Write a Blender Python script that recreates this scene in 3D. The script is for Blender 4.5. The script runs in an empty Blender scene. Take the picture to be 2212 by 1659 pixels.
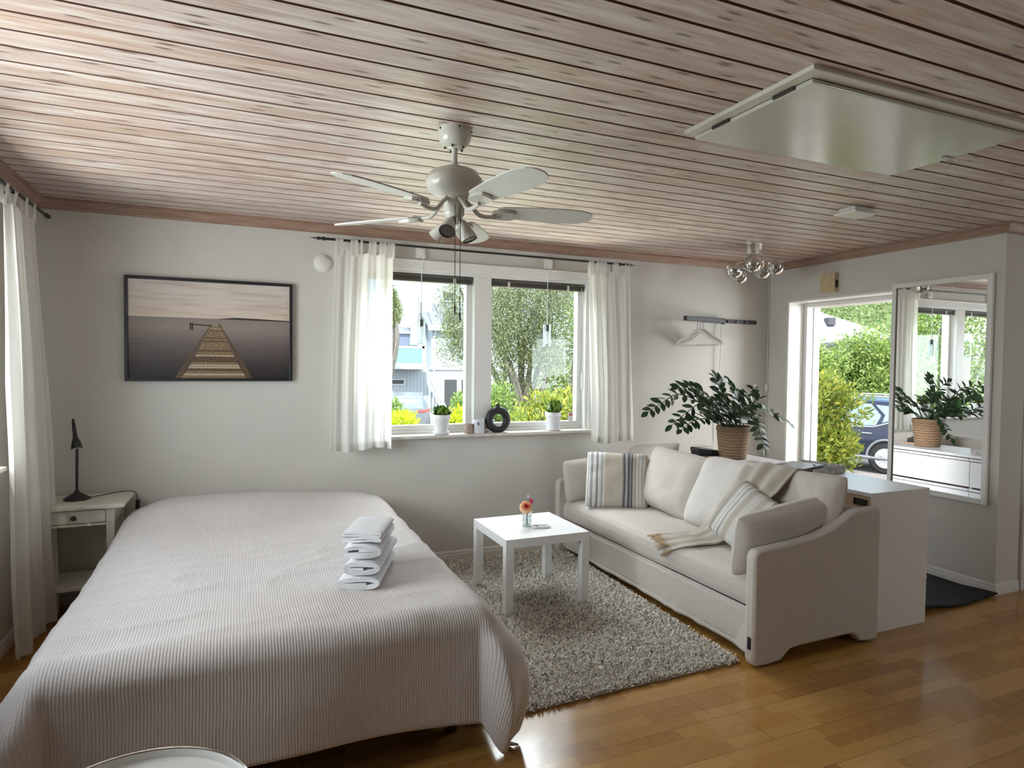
import bpy, bmesh, math, random
import numpy as np
from mathutils import Vector, Matrix, noise

PI = math.pi
C = bpy.context.scene.collection
S = bpy.context.scene

# ---------------------------------------------------------------- camera
CAM = Vector((0.97706, -4.49600, 1.46166))
CR = Vector((0.91854057, -0.39517782, 0.01084914))
CU = Vector((0.00220809, 0.03257161, 0.99946697))
CF = Vector((0.39532055, 0.918027, -0.03079094))
FPX = 1375.294
cd = bpy.data.cameras.new('camera')
cam = bpy.data.objects.new('camera', cd)
C.objects.link(cam)
cd.sensor_fit = 'HORIZONTAL'
cd.sensor_width = 36.0
cd.lens = 36.0 * FPX / 2212.0
cd.clip_start = 0.05
cd.clip_end = 500
m = Matrix((CR, CU, -CF)).transposed().to_4x4()
m.translation = CAM
cam.matrix_world = m
S.camera = cam


def at(px, py, Y=None, X=None, Z=None):
    """the point of the place seen at a pixel of the 2212 x 1659 photograph, on a plane of the room"""
    v = CF + CR * ((px - 1106.0) / FPX) - CU * ((py - 829.5) / FPX)
    if Y is not None:
        t = (Y - CAM.y) / v.y
    elif X is not None:
        t = (X - CAM.x) / v.x
    else:
        t = (Z - CAM.z) / v.z
    return CAM + v * t


# ---------------------------------------------------------------- view, sky, sun, daylight
S.view_settings.view_transform = 'Standard'
S.view_settings.look = 'None'
S.view_settings.gamma = 1.0
S.view_settings.use_curve_mapping = False
S.view_settings.exposure = 0.22
S.cycles.use_denoising = True
S.cycles.max_bounces = 10
S.cycles.diffuse_bounces = 6
S.cycles.transparent_max_bounces = 24
S.cycles.sample_clamp_indirect = 6.0
S.cycles.caustics_reflective = False
S.cycles.caustics_refractive = False

SKY = 3.2
SUN = 6.0
W_LEFT = 105.0
W_BACK = 190.0
W_DOOR = 360.0
W_GROUND = 115.0
W_FRONT_FILL = 42.0
W_SIDE = 95.0

w = bpy.data.worlds.new('sky')
S.world = w
w.use_nodes = True
nt = w.node_tree
nt.nodes.clear()
wo = nt.nodes.new('ShaderNodeOutputWorld')
bg = nt.nodes.new('ShaderNodeBackground')
bg.inputs['Strength'].default_value = SKY
tc = nt.nodes.new('ShaderNodeTexCoord')
nz = nt.nodes.new('ShaderNodeTexNoise')
nz.inputs['Scale'].default_value = 2.2
nz.inputs['Detail'].default_value = 5
rp = nt.nodes.new('ShaderNodeValToRGB')
rp.color_ramp.elements[0].position = 0.42
rp.color_ramp.elements[0].color = (0.38, 0.66, 0.98, 1)
rp.color_ramp.elements[1].position = 0.58
rp.color_ramp.elements[1].color = (1, 1, 1, 1)
nt.links.new(tc.outputs['Generated'], nz.inputs['Vector'])
nt.links.new(nz.outputs['Fac'], rp.inputs['Fac'])
nt.links.new(rp.outputs['Color'], bg.inputs['Color'])
nt.links.new(bg.outputs['Background'], wo.inputs['Surface'])


def lamp(name, kind, energy, loc, direction, color=(1, 1, 1), size=None, **kw):
    l = bpy.data.lights.new(name, kind)
    l.energy = energy
    l.color = color
    if kind == 'AREA':
        l.shape = 'RECTANGLE'
        l.size, l.size_y = size
    for k, v in kw.items():
        setattr(l, k, v)
    o = bpy.data.objects.new(name, l)
    C.objects.link(o)
    o.location = loc
    o.rotation_euler = Vector(direction).to_track_quat('-Z', 'Y').to_euler()
    return o


lamp('sun', 'SUN', SUN, (0, -10, 20), (0.28, 0.72, -0.85), (1, 0.95, 0.86), angle=0.02)
lamp('daylight_left_window', 'AREA', W_LEFT, (-0.75, -2.05, 1.50), (1, 0.0, 0.18), (0.93, 0.97, 1), (1.9, 1.4))
lamp('daylight_back_window', 'AREA', W_BACK, (2.77, 1.25, 3.15), (0.0, -1, -1.05), (0.93, 0.97, 1), (2.6, 1.3))
lamp('ground_bounce_back_window', 'AREA', W_GROUND, (2.77, 1.3, 0.10), (0.0, -1, 1.15), (1, 0.97, 0.9), (2.4, 1.0))
lamp('ground_bounce_doorway', 'AREA', W_GROUND * 0.5, (6.9, -0.75, -0.55), (-1, 0, 0.9), (1, 0.97, 0.9), (1.4, 0.5))
lamp('fill_added_window', 'AREA', W_FRONT_FILL, (6.75, -7.25, 1.45), (-0.45, 1, 0.45), (0.95, 0.98, 1), (1.2, 1.2))  # fill lamp added behind the camera to lift the near sofa end
lamp('ground_bounce_left_window', 'AREA', W_GROUND * 0.55, (-1.15, -2.0, 0.25), (1, -0.1, 0.95), (1, 0.97, 0.92), (1.9, 1.0))
lamp('daylight_doorway_low', 'AREA', W_SIDE, (7.35, -1.55, 1.25), (-1, 0.36, -0.02), (0.95, 0.98, 1), (1.1, 1.6))
lamp('daylight_doorway', 'AREA', W_DOOR, (6.5, -0.75, 2.74), (-1, 0, -0.8), (0.95, 0.98, 1), (1.6, 1.1))

# ---------------------------------------------------------------- materials


def lin(c):
    c /= 255.0
    return c / 12.92 if c <= 0.04045 else ((c + 0.055) / 1.055) ** 2.4


def rgb(r, g, b):
    return (lin(r), lin(g), lin(b), 1)


class Mat:
    """a small helper round one node tree"""

    def __init__(s, name):
        s.m = bpy.data.materials.new(name)
        s.m.use_nodes = True
        s.t = s.m.node_tree
        s.t.nodes.clear()
        s.out = s.t.nodes.new('ShaderNodeOutputMaterial')

    def n(s, typ, ins=None, **props):
        nd = s.t.nodes.new('ShaderNode' + typ)
        for k, v in props.items():
            setattr(nd, k, v)
        for k, v in (ins or {}).items():
            sock = nd.inputs[k]
            if isinstance(v, bpy.types.NodeSocket):
                s.t.links.new(v, sock)
            else:
                sock.default_value = v
        return nd

    def math(s, op, a, b=0.0, c=0.0):
        return s.n('Math', {0: a, 1: b, 2: c}, operation=op).outputs[0]

    def ramp(s, fac, stops, mode='LINEAR'):
        r = s.n('ValToRGB', {'Fac': fac})
        r.color_ramp.interpolation = mode
        e = r.color_ramp.elements
        while len(e) < len(stops):
            e.new(0.5)
        for el, (p, col) in zip(e, stops):
            el.position = p
            el.color = col
        return r.outputs['Color']

    def mix(s, f, a, b, blend='MIX'):
        nd = s.n('Mix', data_type='RGBA', blend_type=blend)
        for idx, v in ((0, f), (6, a), (7, b)):
            if isinstance(v, bpy.types.NodeSocket):
                s.t.links.new(v, nd.inputs[idx])
            else:
                nd.inputs[idx].default_value = v
        return nd.outputs[2]

    def coord(s, which='Object', scale=(1, 1, 1)):
        t = s.n('TexCoord').outputs[which]
        return s.n('Mapping', {'Vector': t, 'Scale': scale}).outputs[0]

    def noise(s, vec, scale, detail=3, rough=0.5, out='Fac'):
        return s.n('TexNoise', {'Vector': vec, 'Scale': scale, 'Detail': detail, 'Roughness': rough}).outputs[out]

    def bump(s, h, strength=0.3, dist=0.01):
        return s.n('Bump', {'Height': h, 'Strength': strength, 'Distance': dist}).outputs[0]

    def bsdf(s, **kw):
        ins = {k.replace('_', ' '): v for k, v in kw.items()}
        return s.n('BsdfPrincipled', ins).outputs[0]

    def done(s, sh):
        s.t.links.new(sh, s.out.inputs['Surface'])
        return s.m


def plain(name, col, rough=0.5, metal=0.0, var=0.0, scale=8.0, bump=0.0, bscale=80.0, **kw):
    a = Mat(name)
    ins = dict(Roughness=rough, Metallic=metal, **kw)
    if var or bump:
        v = a.coord()
    if var:
        f = a.noise(v, scale, 4)
        dark = tuple(c * (1 - var) for c in col[:3]) + (1,)
        lite = tuple(min(1, c * (1 + var)) for c in col[:3]) + (1,)
        ins['Base_Color'] = a.ramp(f, [(0.3, dark), (0.7, lite)])
    else:
        ins['Base_Color'] = col
    if bump:
        ins['Normal'] = a.bump(a.noise(v, bscale, 2), bump, 0.01)
    return a.done(a.bsdf(**ins))


def weave(name, col, var=0.08, rough=0.95, s=900.0, bump=0.25):
    """woven cloth: fine crossed threads with a mottled colour"""
    a = Mat(name)
    v = a.coord()
    f = a.noise(v, 260, 3, 0.7)
    big = a.noise(v, 6, 3)
    dark = tuple(c * (1 - var * 2) for c in col[:3]) + (1,)
    lite = tuple(min(1, c * (1 + var)) for c in col[:3]) + (1,)
    c1 = a.ramp(f, [(0.35, dark), (0.65, lite)])
    h = a.math('ADD', f, a.math('MULTIPLY', big, 1.2))
    return a.done(a.bsdf(Base_Color=c1, Roughness=rough, Normal=a.bump(h, bump, 0.004), Sheen_Weight=0.15))


M = {}
M['wall'] = plain('wall_paint', (0.58, 0.565, 0.525, 1), 0.75, var=0.02, scale=3, bump=0.06, bscale=220)
M['white'] = plain('white_paint', (0.72, 0.72, 0.70, 1), 0.35)
M['white_matte'] = plain('white_matte', (0.72, 0.71, 0.68, 1), 0.6)
M['white_lam'] = plain('white_laminate', (0.78, 0.785, 0.79, 1), 0.36)
M['cream'] = plain('cream_paint', (0.66, 0.65, 0.58, 1), 0.4)
M['hatch'] = plain('hatch_gloss_paint', (0.56, 0.565, 0.50, 1), 0.17, var=0.03, scale=5)
M['black'] = plain('black_metal', (0.012, 0.012, 0.014, 1), 0.4)
M['black_satin'] = plain('black_satin', (0.015, 0.015, 0.017, 1), 0.55, bump=0.1, bscale=150)
M['rubber'] = plain('black_rubber', (0.012, 0.012, 0.012, 1), 0.8)
M['chrome'] = plain('chrome', (0.82, 0.82, 0.82, 1), 0.08, 1.0)
M['steel'] = plain('brushed_steel', (0.45, 0.44, 0.42, 1), 0.3, 1.0)
M['dark_steel'] = plain('dark_steel', (0.1, 0.09, 0.08, 1), 0.35, 0.9)
M['fan'] = plain('fan_enamel', (0.55, 0.54, 0.49, 1), 0.22)
M['fan_blade'] = plain('fan_blade_white', (0.66, 0.66, 0.63, 1), 0.45)
M['lens'] = plain('lamp_lens', (0.62, 0.58, 0.57, 1), 0.25, 0.0)
M['sofa'] = weave('sofa_linen', (0.57, 0.525, 0.485, 1))
M['linen_pale'] = weave('pale_linen', (0.66, 0.625, 0.595, 1))
M['towel'] = plain('white_terry', (0.78, 0.79, 0.82, 1), 0.95, bump=0.35, bscale=420)
M['basket'] = None
M['taupe'] = plain('blind_taupe', (0.11, 0.10, 0.085, 1), 0.5)
M['tag'] = plain('dark_tag', (0.01, 0.011, 0.015, 1), 0.8)
M['raw_wood'] = None
M['ceramic'] = plain('white_ceramic', (0.74, 0.75, 0.77, 1), 0.3)
M['soil'] = plain('soil', (0.03, 0.022, 0.015, 1), 1.0, var=0.4, scale=60)
M['mat_dark'] = plain('dark_mat_fibre', (0.018, 0.02, 0.024, 1), 1.0, var=0.5, scale=180, bump=0.6, bscale=350)
M['asphalt'] = plain('asphalt', (0.20, 0.18, 0.165, 1), 0.9, var=0.15, scale=3)
M['siding'] = None
M['trim_pine'] = None


def wood_streaks(a, vec, scale, stretch):
    v = a.n('Mapping', {'Vector': vec, 'Scale': stretch}).outputs[0]
    return a.noise(v, scale, 5, 0.6)


# ceiling: whitewashed pine boards, one tint and grain per board, knots, lacquered
def ceiling_mat():
    a = Mat('whitewashed_pine_boards')
    o = a.n('TexCoord').outputs['Object']
    sep = a.n('SeparateXYZ', {0: o})
    row = a.math('FLOOR', a.math('DIVIDE', sep.outputs[1], 0.118))
    wn = a.n('TexWhiteNoise', {'W': row}, noise_dimensions='1D')
    off = a.math('MULTIPLY', wn.outputs['Value'], 37.0)
    seg = a.math('FLOOR', a.math('DIVIDE', a.math('ADD', sep.outputs[0], off), 3.1))
    wn2 = a.n('TexWhiteNoise', {'Vector': a.n('CombineXYZ', {0: row, 1: seg}).outputs[0]}, noise_dimensions='3D')
    shift = a.n('CombineXYZ', {0: a.math('MULTIPLY', wn2.outputs['Value'], 91.0), 1: sep.outputs[1], 2: a.math('MULTIPLY', wn2.outputs['Value'], 17.0)})
    v = a.n('VectorMath', {0: o, 1: shift.outputs[0]}, operation='ADD').outputs[0]
    grain = wood_streaks(a, v, 3.0, (1.5, 26, 1))
    fine = wood_streaks(a, v, 9.0, (3.2, 42, 1))
    wash = wood_streaks(a, v, 1.6, (1.8, 9, 1))
    base = a.ramp(grain, [(0.28, (0.37, 0.275, 0.23, 1)), (0.5, (0.56, 0.47, 0.43, 1)), (0.74, (0.70, 0.635, 0.61, 1))])
    base = a.mix(a.math('MULTIPLY', fine, 0.42), base, (0.32, 0.225, 0.18, 1))
    tint = a.ramp(wn2.outputs['Value'], [(0, (0.90, 0.74, 0.60, 1)), (0.35, (1, 0.93, 0.88, 1)), (0.7, (1, 0.97, 0.97, 1)), (1, (1, 0.88, 0.83, 1))])
    base = a.mix(0.85, base, tint, 'MULTIPLY')
    base = a.mix(a.math('MULTIPLY', a.ramp(wash, [(0.44, (0, 0, 0, 1)), (0.66, (1, 1, 1, 1))]), 0.62), base, (0.76, 0.72, 0.70, 1))
    kv = a.n('Mapping', {'Vector': v, 'Scale': (3.0, 8.47, 1)}).outputs[0]
    vor = a.n('TexVoronoi', {'Vector': kv, 'Scale': 1.15, 'Randomness': 1.0}, voronoi_dimensions='2D')
    pick = a.math('GREATER_THAN', a.n('SeparateColor', {0: vor.outputs['Color']}).outputs[0], 0.45)
    knot = a.ramp(vor.outputs['Distance'], [(0.055, (1, 1, 1, 1)), (0.10, (0.55, 0.55, 0.55, 1)), (0.13, (0.16, 0.16, 0.16, 1)), (0.30, (0, 0, 0, 1))])
    base = a.mix(a.math('MULTIPLY', a.math('MULTIPLY', knot, pick), 0.85), base, (0.13, 0.075, 0.045, 1))
    return a.done(a.bsdf(Base_Color=base, Roughness=a.math('ADD', 0.24, a.math('MULTIPLY', grain, 0.22)), Specular_IOR_Level=0.5,
                         Normal=a.bump(a.math('ADD', grain, fine), 0.12, 0.004)))


M['ceiling'] = ceiling_mat()
M['groove'] = plain('board_groove_brown', (0.17, 0.085, 0.058, 1), 0.7)


def pine_trim():
    a = Mat('pine_trim')
    o = a.n('TexCoord').outputs['Object']
    g = wood_streaks(a, o, 3, (1.5, 1.5, 30))
    base = a.ramp(g, [(0.3, (0.22, 0.125, 0.085, 1)), (0.7, (0.38, 0.25, 0.19, 1))])
    return a.done(a.bsdf(Base_Color=base, Roughness=0.45))


M['trim_pine'] = pine_trim()


# floor: lacquered three-strip oak parquet
def floor_mat():
    a = Mat('oak_parquet')
    o = a.n('TexCoord').outputs['Object']
    sep = a.n('SeparateXYZ', {0: o})
    x, y = sep.outputs[0], sep.outputs[1]
    yr = a.math('DIVIDE', y, 0.068)
    row = a.math('FLOOR', yr)
    wr = a.n('TexWhiteNoise', {'W': row}, noise_dimensions='1D').outputs['Value']
    xs = a.math('ADD', a.math('DIVIDE', x, 0.46), a.math('MULTIPLY', wr, 13.7))
    col = a.math('FLOOR', xs)
    id_ = a.n('TexWhiteNoise', {'Vector': a.n('CombineXYZ', {0: row, 1: col}).outputs[0]}, noise_dimensions='3D').outputs['Value']
    sh = a.n('CombineXYZ', {0: a.math('MULTIPLY', id_, 51.0), 1: a.math('MULTIPLY', id_, 23.0), 2: 0.0}).outputs[0]
    v = a.n('VectorMath', {0: o, 1: sh}, operation='ADD').outputs[0]
    g1 = wood_streaks(a, v, 4, (1.2, 12, 1))
    g2 = wood_streaks(a, v, 30, (1.0, 8, 1))
    swirl = a.n('TexWave', {'Vector': a.n('Mapping', {'Vector': v, 'Scale': (1.5, 9, 1)}).outputs[0], 'Scale': 2.2, 'Distortion': 9.0, 'Detail': 3.0, 'Detail Scale': 1.4}).outputs['Fac']
    c1 = a.ramp(id_, [(0.0, (0.36, 0.170, 0.038, 1)), (0.35, (0.45, 0.230, 0.052, 1)), (0.7, (0.53, 0.285, 0.070, 1)), (1.0, (0.62, 0.36, 0.11, 1))])
    c2 = a.mix(a.math('MULTIPLY', g1, 0.5), c1, (0.22, 0.10, 0.03, 1))
    c2 = a.mix(a.math('MULTIPLY', g2, 0.25), c2, (0.16, 0.07, 0.02, 1))
    c2 = a.mix(a.math('MULTIPLY', swirl, 0.14), c2, (0.50, 0.30, 0.12, 1))
    # seams: hair lines between staves, a darker one round every board of three strips
    fy = a.math('FRACT', yr)
    edge_y = a.math('LESS_THAN', fy, 0.018)
    by = a.math('FRACT', a.math('DIVIDE', yr, 3.0))
    edge_b = a.math('LESS_THAN', by, 0.012)
    brow = a.math('FLOOR', a.math('DIVIDE', yr, 3.0))
    wb = a.n('TexWhiteNoise', {'W': brow}, noise_dimensions='1D').outputs['Value']
    bx = a.math('FRACT', a.math('ADD', a.math('DIVIDE', x, 2.2), a.math('MULTIPLY', wb, 5.3)))
    edge_bx = a.math('LESS_THAN', bx, 0.0014)
    edge_x = a.math('LESS_THAN', a.math('FRACT', xs), 0.004)
    seam = a.math('MAXIMUM', a.math('MULTIPLY', a.math('MAXIMUM', edge_y, edge_x), 0.30), a.math('MULTIPLY', a.math('MAXIMUM', edge_b, edge_bx), 0.7))
    c3 = a.mix(seam, c2, (0.07, 0.03, 0.012, 1))
    ro = a.math('ADD', 0.10, a.math('MULTIPLY', a.noise(o, 5, 4), 0.10))
    return a.done(a.bsdf(Base_Color=c3, Roughness=ro, Specular_IOR_Level=0.5, Normal=a.bump(a.math('ADD', g1, a.math('MULTIPLY', seam, -2.0)), 0.05, 0.003)))


M['floor'] = floor_mat()


def raw_wood(name, c0, c1, stretch=(2, 2, 20)):
    a = Mat(name)
    o = a.n('TexCoord').outputs['Object']
    g = wood_streaks(a, o, 4, stretch)
    return a.done(a.bsdf(Base_Color=a.ramp(g, [(0.3, c0), (0.7, c1)]), Roughness=0.6))


M['raw_wood'] = raw_wood('raw_pine', (0.42, 0.27, 0.15, 1), (0.58, 0.42, 0.27, 1))
M['box_wood'] = raw_wood('plywood_box', (0.45, 0.35, 0.2, 1), (0.62, 0.52, 0.33, 1), (2, 14, 14))
M['trunk'] = raw_wood('bark', (0.10, 0.085, 0.07, 1), (0.30, 0.27, 0.23, 1), (6, 6, 2))


# quilted bedspread: lengthwise ribs (UV x), small crosswise stitches (UV y)
def quilt_mat():
    a = Mat('ribbed_quilt')
    uv = a.n('TexCoord').outputs['UV']
    sep = a.n('SeparateXYZ', {0: uv})
    wob = a.math('MULTIPLY', a.math('SUBTRACT', a.noise(uv, 5, 3), 0.5), 0.012)
    u = a.math('ADD', sep.outputs[0], wob)
    rib = a.math('ABSOLUTE', a.math('SINE', a.math('MULTIPLY', u, PI / 0.0098)))
    rib = a.math('POWER', rib, 0.55)
    pk = a.noise(a.n('Mapping', {'Vector': uv, 'Scale': (18, 75, 1)}).outputs[0], 1.0, 4)
    h = a.math('ADD', rib, a.math('MULTIPLY', pk, 1.1))
    f = a.noise(uv, 300, 2)
    base = a.ramp(f, [(0.3, (0.51, 0.470, 0.460, 1)), (0.7, (0.61, 0.575, 0.565, 1))])
    base = a.mix(a.math('MULTIPLY', a.math('SUBTRACT', 1.0, rib), 0.25), base, (0.38, 0.335, 0.32, 1))
    return a.done(a.bsdf(Base_Color=base, Roughness=0.92, Sheen_Weight=0.2, Normal=a.bump(h, 0.42, 0.0045)))


M['quilt'] = quilt_mat()


def stripes(name, stops, vertical=True, rough=0.95):
    a = Mat(name)
    uv = a.n('TexCoord').outputs['UV']
    s0 = a.n('SeparateXYZ', {0: uv}).outputs[0]
    j = a.math('MULTIPLY', a.math('SUBTRACT', a.noise(uv, 7, 2), 0.5), 0.006)
    c = a.ramp(a.math('ADD', s0, j), stops, 'CONSTANT')
    f = a.noise(uv, 260, 2)
    c = a.mix(a.math('MULTIPLY', f, 0.18), c, (0.3, 0.29, 0.28, 1))
    return a.done(a.bsdf(Base_Color=c, Roughness=rough, Normal=a.bump(f, 0.2, 0.003)))


_w, _lb, _bg, _nv, _gr = (0.66, 0.65, 0.62, 1), (0.40, 0.41, 0.43, 1), (0.52, 0.475, 0.40, 1), (0.085, 0.085, 0.095, 1), (0.27, 0.265, 0.26, 1)
_st = [(0, _w), (0.04, _gr), (0.055, _w), (0.09, _nv), (0.10, _lb), (0.125, _nv), (0.135, _w), (0.19, _lb), (0.21, _nv), (0.225, _w), (0.27, _lb), (0.30, _w),
       (0.33, _bg), (0.56, _gr), (0.575, _nv), (0.60, _lb), (0.63, _nv), (0.66, _gr), (0.68, _nv), (0.70, _bg), (0.735, _nv), (0.745, _w), (0.79, _gr), (0.80, _w),
       (0.85, _nv), (0.858, _w), (0.90, _bg), (0.96, _w)]
M['stripe'] = stripes('striped_cotton', _st)


def basket_mat():
    a = Mat('woven_seagrass')
    uv = a.n('TexCoord').outputs['UV']
    v = a.n('Mapping', {'Vector': uv, 'Scale': (1, 1, 1)}).outputs[0]
    sep = a.n('SeparateXYZ', {0: v})
    r = a.math('MULTIPLY', sep.outputs[1], 24.0)
    row = a.math('FLOOR', r)
    ph = a.math('MULTIPLY', a.math('MODULO', row, 2.0), PI)
    wv = a.math('SINE', a.math('ADD', a.math('MULTIPLY', sep.outputs[0], 2 * PI * 34), ph))
    rr = a.math('ABSOLUTE', a.math('SINE', a.math('MULTIPLY', r, PI)))
    tw = a.noise(a.n('Mapping', {'Vector': uv, 'Scale': (120, 40, 1)}).outputs[0], 1.0, 3, 0.6)
    h = a.math('ADD', a.math('MULTIPLY', wv, 0.22), a.math('ADD', a.math('MULTIPLY', rr, 0.6), a.math('MULTIPLY', tw, 1.5)))
    c = a.ramp(a.math('MULTIPLY', h, 0.5), [(0.15, (0.07, 0.035, 0.016, 1)), (0.5, (0.24, 0.14, 0.075, 1)), (0.85, (0.43, 0.29, 0.175, 1))])
    return a.done(a.bsdf(Base_Color=c, Roughness=0.75, Normal=a.bump(h, 0.9, 0.006)))


M['basket'] = basket_mat()


def cloth_sheer(name, col, trans=0.45, alpha=0.08):
    a = Mat(name)
    v = a.coord()
    f = a.noise(a.n('Mapping', {'Vector': v, 'Scale': (400, 400, 90)}).outputs[0], 1, 2)
    c = a.mix(a.math('MULTIPLY', f, 0.22), col, (0.42, 0.40, 0.36, 1))
    d = a.n('BsdfDiffuse', {'Color': c}).outputs[0]
    t = a.n('BsdfTranslucent', {'Color': c}).outputs[0]
    p = a.n('BsdfTransparent').outputs[0]
    s1 = a.n('MixShader', {0: trans, 1: d, 2: t}).outputs[0]
    return a.done(a.n('MixShader', {0: alpha, 1: s1, 2: p}).outputs[0])


M['curtain'] = cloth_sheer('linen_curtain', (0.88, 0.87, 0.84, 1), 0.55, 0.10)


def glass(name, tint=(0.97, 0.99, 0.98, 1), refl=0.06):
    a = Mat(name)
    p = a.n('BsdfTransparent', {'Color': tint}).outputs[0]
    g = a.n('BsdfGlossy', {'Color': (1, 1, 1, 1), 'Roughness': 0.0}).outputs[0]
    bf = a.n('NewGeometry').outputs['Backfacing']
    ior = a.math('ADD', 1.28, a.math('MULTIPLY', bf, 1 / 1.28 - 1.28))
    fr = a.n('Fresnel', {'IOR': ior}).outputs[0]
    return a.done(a.n('MixShader', {0: a.math('MULTIPLY', fr, 1.0), 1: p, 2: g}).outputs[0])


M['glass'] = glass('window_glass')
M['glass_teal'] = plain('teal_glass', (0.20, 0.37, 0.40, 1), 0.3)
a_ = Mat('clear_glass')
M['glass_solid'] = a_.done(a_.n('MixShader', {0: a_.n('LayerWeight', {'Blend': 0.35}).outputs['Facing'], 1: a_.n('BsdfTransparent', {'Color': (0.93, 0.96, 0.96, 1)}).outputs[0],
                                              2: a_.n('BsdfGlossy', {'Color': (0.85, 0.88, 0.88, 1), 'Roughness': 0.03}).outputs[0]}).outputs[0])
M['frosted'] = cloth_sheer('frosted_glass', (0.85, 0.87, 0.88, 1), 0.6, 0.25)
a_ = Mat('mirrored_globe_glass')
M['globe'] = a_.done(a_.n('MixShader', {0: 0.62, 1: a_.n('BsdfTransparent', {'Color': (0.9, 0.9, 0.9, 1)}).outputs[0],
                                        2: a_.n('BsdfGlossy', {'Color': (0.75, 0.74, 0.73, 1), 'Roughness': 0.03}).outputs[0]}).outputs[0])
M['mirror'] = plain('mirror_silver', (0.90, 0.91, 0.90, 1), 0.0, 1.0)
M['marble'] = plain('pale_marble', (0.62, 0.58, 0.53, 1), 0.3, var=0.14, scale=14)


def leaf_mat(name, c0, c1, c2, trans=0.35, gloss=0.45):
    a = Mat(name)
    r = a.n('NewGeometry').outputs['Random Per Island']
    c = a.ramp(r, [(0.0, c0), (0.5, c1), (1.0, c2)])
    b = a.bsdf(Base_Color=c, Roughness=gloss)
    t = a.n('BsdfTranslucent', {'Color': c}).outputs[0]
    return a.done(a.n('MixShader', {0: trans, 1: b, 2: t}).outputs[0])


M['leaf_dark'] = leaf_mat('dark_plant_leaf', (0.010, 0.030, 0.010, 1), (0.020, 0.055, 0.018, 1), (0.035, 0.085, 0.028, 1), 0.12, 0.45)
M['leaf_birch'] = leaf_mat('birch_leaf', (0.12, 0.145, 0.07, 1), (0.22, 0.255, 0.12, 1), (0.36, 0.385, 0.19, 1))
M['leaf_rhodo'] = leaf_mat('rhododendron_leaf', (0.12, 0.19, 0.035, 1), (0.30, 0.36, 0.05, 1), (0.48, 0.44, 0.07, 1), 0.3)
M['leaf_lime'] = leaf_mat('lime_shrub_leaf', (0.36, 0.46, 0.02, 1), (0.55, 0.60, 0.03, 1), (0.70, 0.66, 0.05, 1), 0.4)
M['leaf_hedge'] = leaf_mat('hedge_leaf', (0.09, 0.17, 0.04, 1), (0.27, 0.38, 0.09, 1), (0.46, 0.54, 0.17, 1))
M['leaf_forest'] = leaf_mat('forest_leaf', (0.15, 0.22, 0.08, 1), (0.28, 0.34, 0.13, 1), (0.44, 0.42, 0.22, 1))
M['hill_green'] = plain('undergrowth', (0.10, 0.15, 0.05, 1), 1.0, var=0.4, scale=2)
M['grass'] = plain('lawn', (0.16, 0.24, 0.06, 1), 1.0, var=0.35, scale=4)

# ---------------------------------------------------------------- mesh building


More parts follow.
